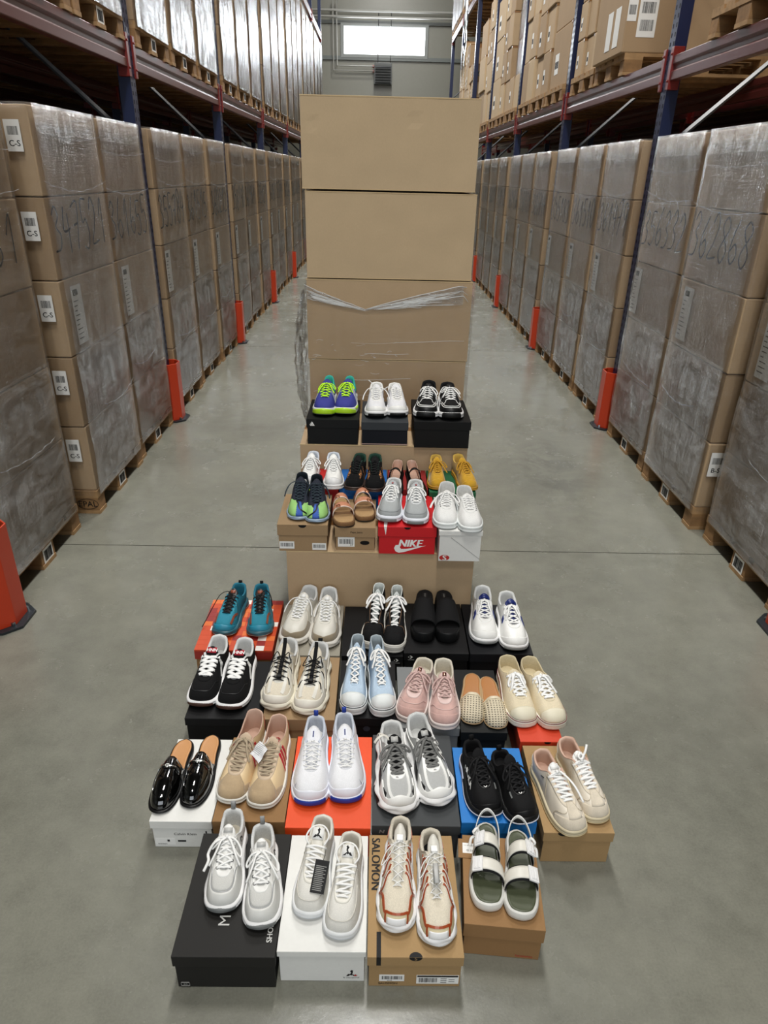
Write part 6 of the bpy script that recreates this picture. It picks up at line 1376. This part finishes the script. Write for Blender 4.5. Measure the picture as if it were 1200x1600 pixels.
def f(key, wh, sd):
    s = Shoe('sneaker', key, 'mustard yellow suede sneaker, '+wh, 'shoe', 'yellow suede sneakers', th=.022, tt=.016, sole='cup', zt=.084, zv=.060, W=1.06, spring=.006)
    s.body(C['gold'], M('suede', '#d2ac4c'), C['gold']); s.sole(M('rubber', '#b98a2c')); s.toecap(C['gold'], .28, .5); s.eyestay(C['gold'], .80); s.tongue(C['gold']); s.laces(C['goldl'], .0062, .5, 6, 'cross', .16, .56, seed=ord(sd)+1, spread=.9)
    for sg in ((1,) if sd == 'L' else (1,)): s.strip('pale_stripe', [(.36, .10), (.48, .34), (.62, .6)], .010, C['lgrey'] if sd == 'L' else C['gold'])
sides(f, 'N4', 'on the dark green box')
# ---- T row
def f(key, wh, sd):
    s = Shoe('running_shoe', key, 'purple-blue running shoe with lime laces and mint lining, '+wh, 'shoe', 'purple and lime running shoes', th=.042, tt=.034, flare=.004, zt=.110, zv=.072, W=1.04, toepinch=.05, spring=.012, pad=.004, cw=.085)
    s.body(C['purple'], C['mint'], C['mint']); s.sole(M('rubber', '#d4d8d4'), C['rubb'], .12); s.solepatch('lime_toe_edge', -.26, .26, .15, lambda t: .98-.3*abs(t)/.26, C['lime'], .0022, 40); s.solepatch('lime_side_edge', .26, .42, .55, .95, C['lime'], .0018) if sd == 'R' else s.solepatch('lime_side_edge', -.42, -.26, .55, .95, C['lime'], .0018)
    for sg in (-1, 1):
        for k in range(3): s.strip('silver_stripe', [(sg*(.40+.075*k), .80), (sg*(.43+.075*k), .45), (sg*(.46+.075*k), .08)], .010, M('paint', '#b9bfcc'))
    s.patch('mint_heel', .76, 1.24, .45, .995, C['mint'], off=.0012); s.tongue(C['purple']); s.laces(C['limel'], .0062, .5, 6, 'cross', .16, .56, seed=ord(sd)+1, spread=.9)
sides(f, 'T1', 'on the black box with the three-bar logo')
def f(key, wh, sd):
    s = Shoe('running_shoe', key, 'bright white running shoe with a black toe edge under it, '+wh, 'shoe', 'white running shoes on the top step', th=.036, tt=.028, flare=.004, zt=.098, zv=.070, W=1.04, bulb=.003, spring=.012)
    s.body(C['whitek'], C['white'], C['linew']); s.sole(C['rub'], C['rubb'], .22); s.solepatch('toe_bumper', -.12, .12, 0, .62, C['rubb'], .002); s.toecap(C['white'], .34, .34, 'toe_rand'); s.eyestay(C['white'], .82); s.tongue(C['whitek']); s.laces(C['lwhite'], .0055, .4, 6, 'cross', .16, .56, bow=False, tails=(sd == 'L'), seed=2)
    if sd == 'R': T = s.T; s.loose_lace([T, T+Vector((-.03, -.004, .008)), T+Vector((-.06, .006, -.004)), T+Vector((-.085, .02, -.006)), T+Vector((-.11, .002, .016)), T+Vector((-.135, -.03, .03))], .0045, C['lwhite'], .7)
sides(f, 'T2', 'on the narrow navy box')
def f(key, wh, sd):
    s = Shoe('running_shoe', key, 'black running shoe with silver piping and white laces, '+wh, 'shoe', 'black and white running shoes', th=.040, tt=.030, flare=.006, zt=.104, zv=.072, W=1.08, bulb=.002, spring=.012)
    s.body(C['bknit'], C['bfab'], C['bfab']); s.sole(C['rub'], C['rubb'], .2); s.solepatch('toe_bumper', -.13, .13, 0, .98, C['rubb'], .0022)
    s.toecap(C['bleather'], .36, .36, 'toe_overlay'); s.strip('piping', [(-.40, .30), (-.30, .40), (-.12, .34), (.12, .34), (.30, .40), (.40, .30)], .003, C['white'], off=.0028); s.strip('piping', [(-.38, .42), (-.24, .50), (-.1, .44), (.1, .44), (.24, .50), (.38, .42)], .0026, C['white'])
    for sg in (-1, 1): s.strip('piping', [(sg*.20, .50), (sg*.17, .68), (sg*.20, .86)], .0022, C['white']); s.strip('piping', [(sg*.52, .15), (sg*.50, .5), (sg*.46, .85)], .0026, C['silver'])
    s.tongue(C['bfab']); s.tongue_label(C['char']); s.laces(C['lwhite'], .0055, .5, 6, 'cross', .18, .56, seed=ord(sd)+8, spread=1.0)
    if sd == 'R': T = s.T; s.loose_lace([T, T+Vector((-.03, .0, .004)), T+Vector((-.05, .03, -.02)), T+Vector((-.062, .07, -.06)), T+Vector((-.066, .11, -.08))], .0045, C['lwhite'], .7)
sides(f, 'T3', 'on the wide plain black box')
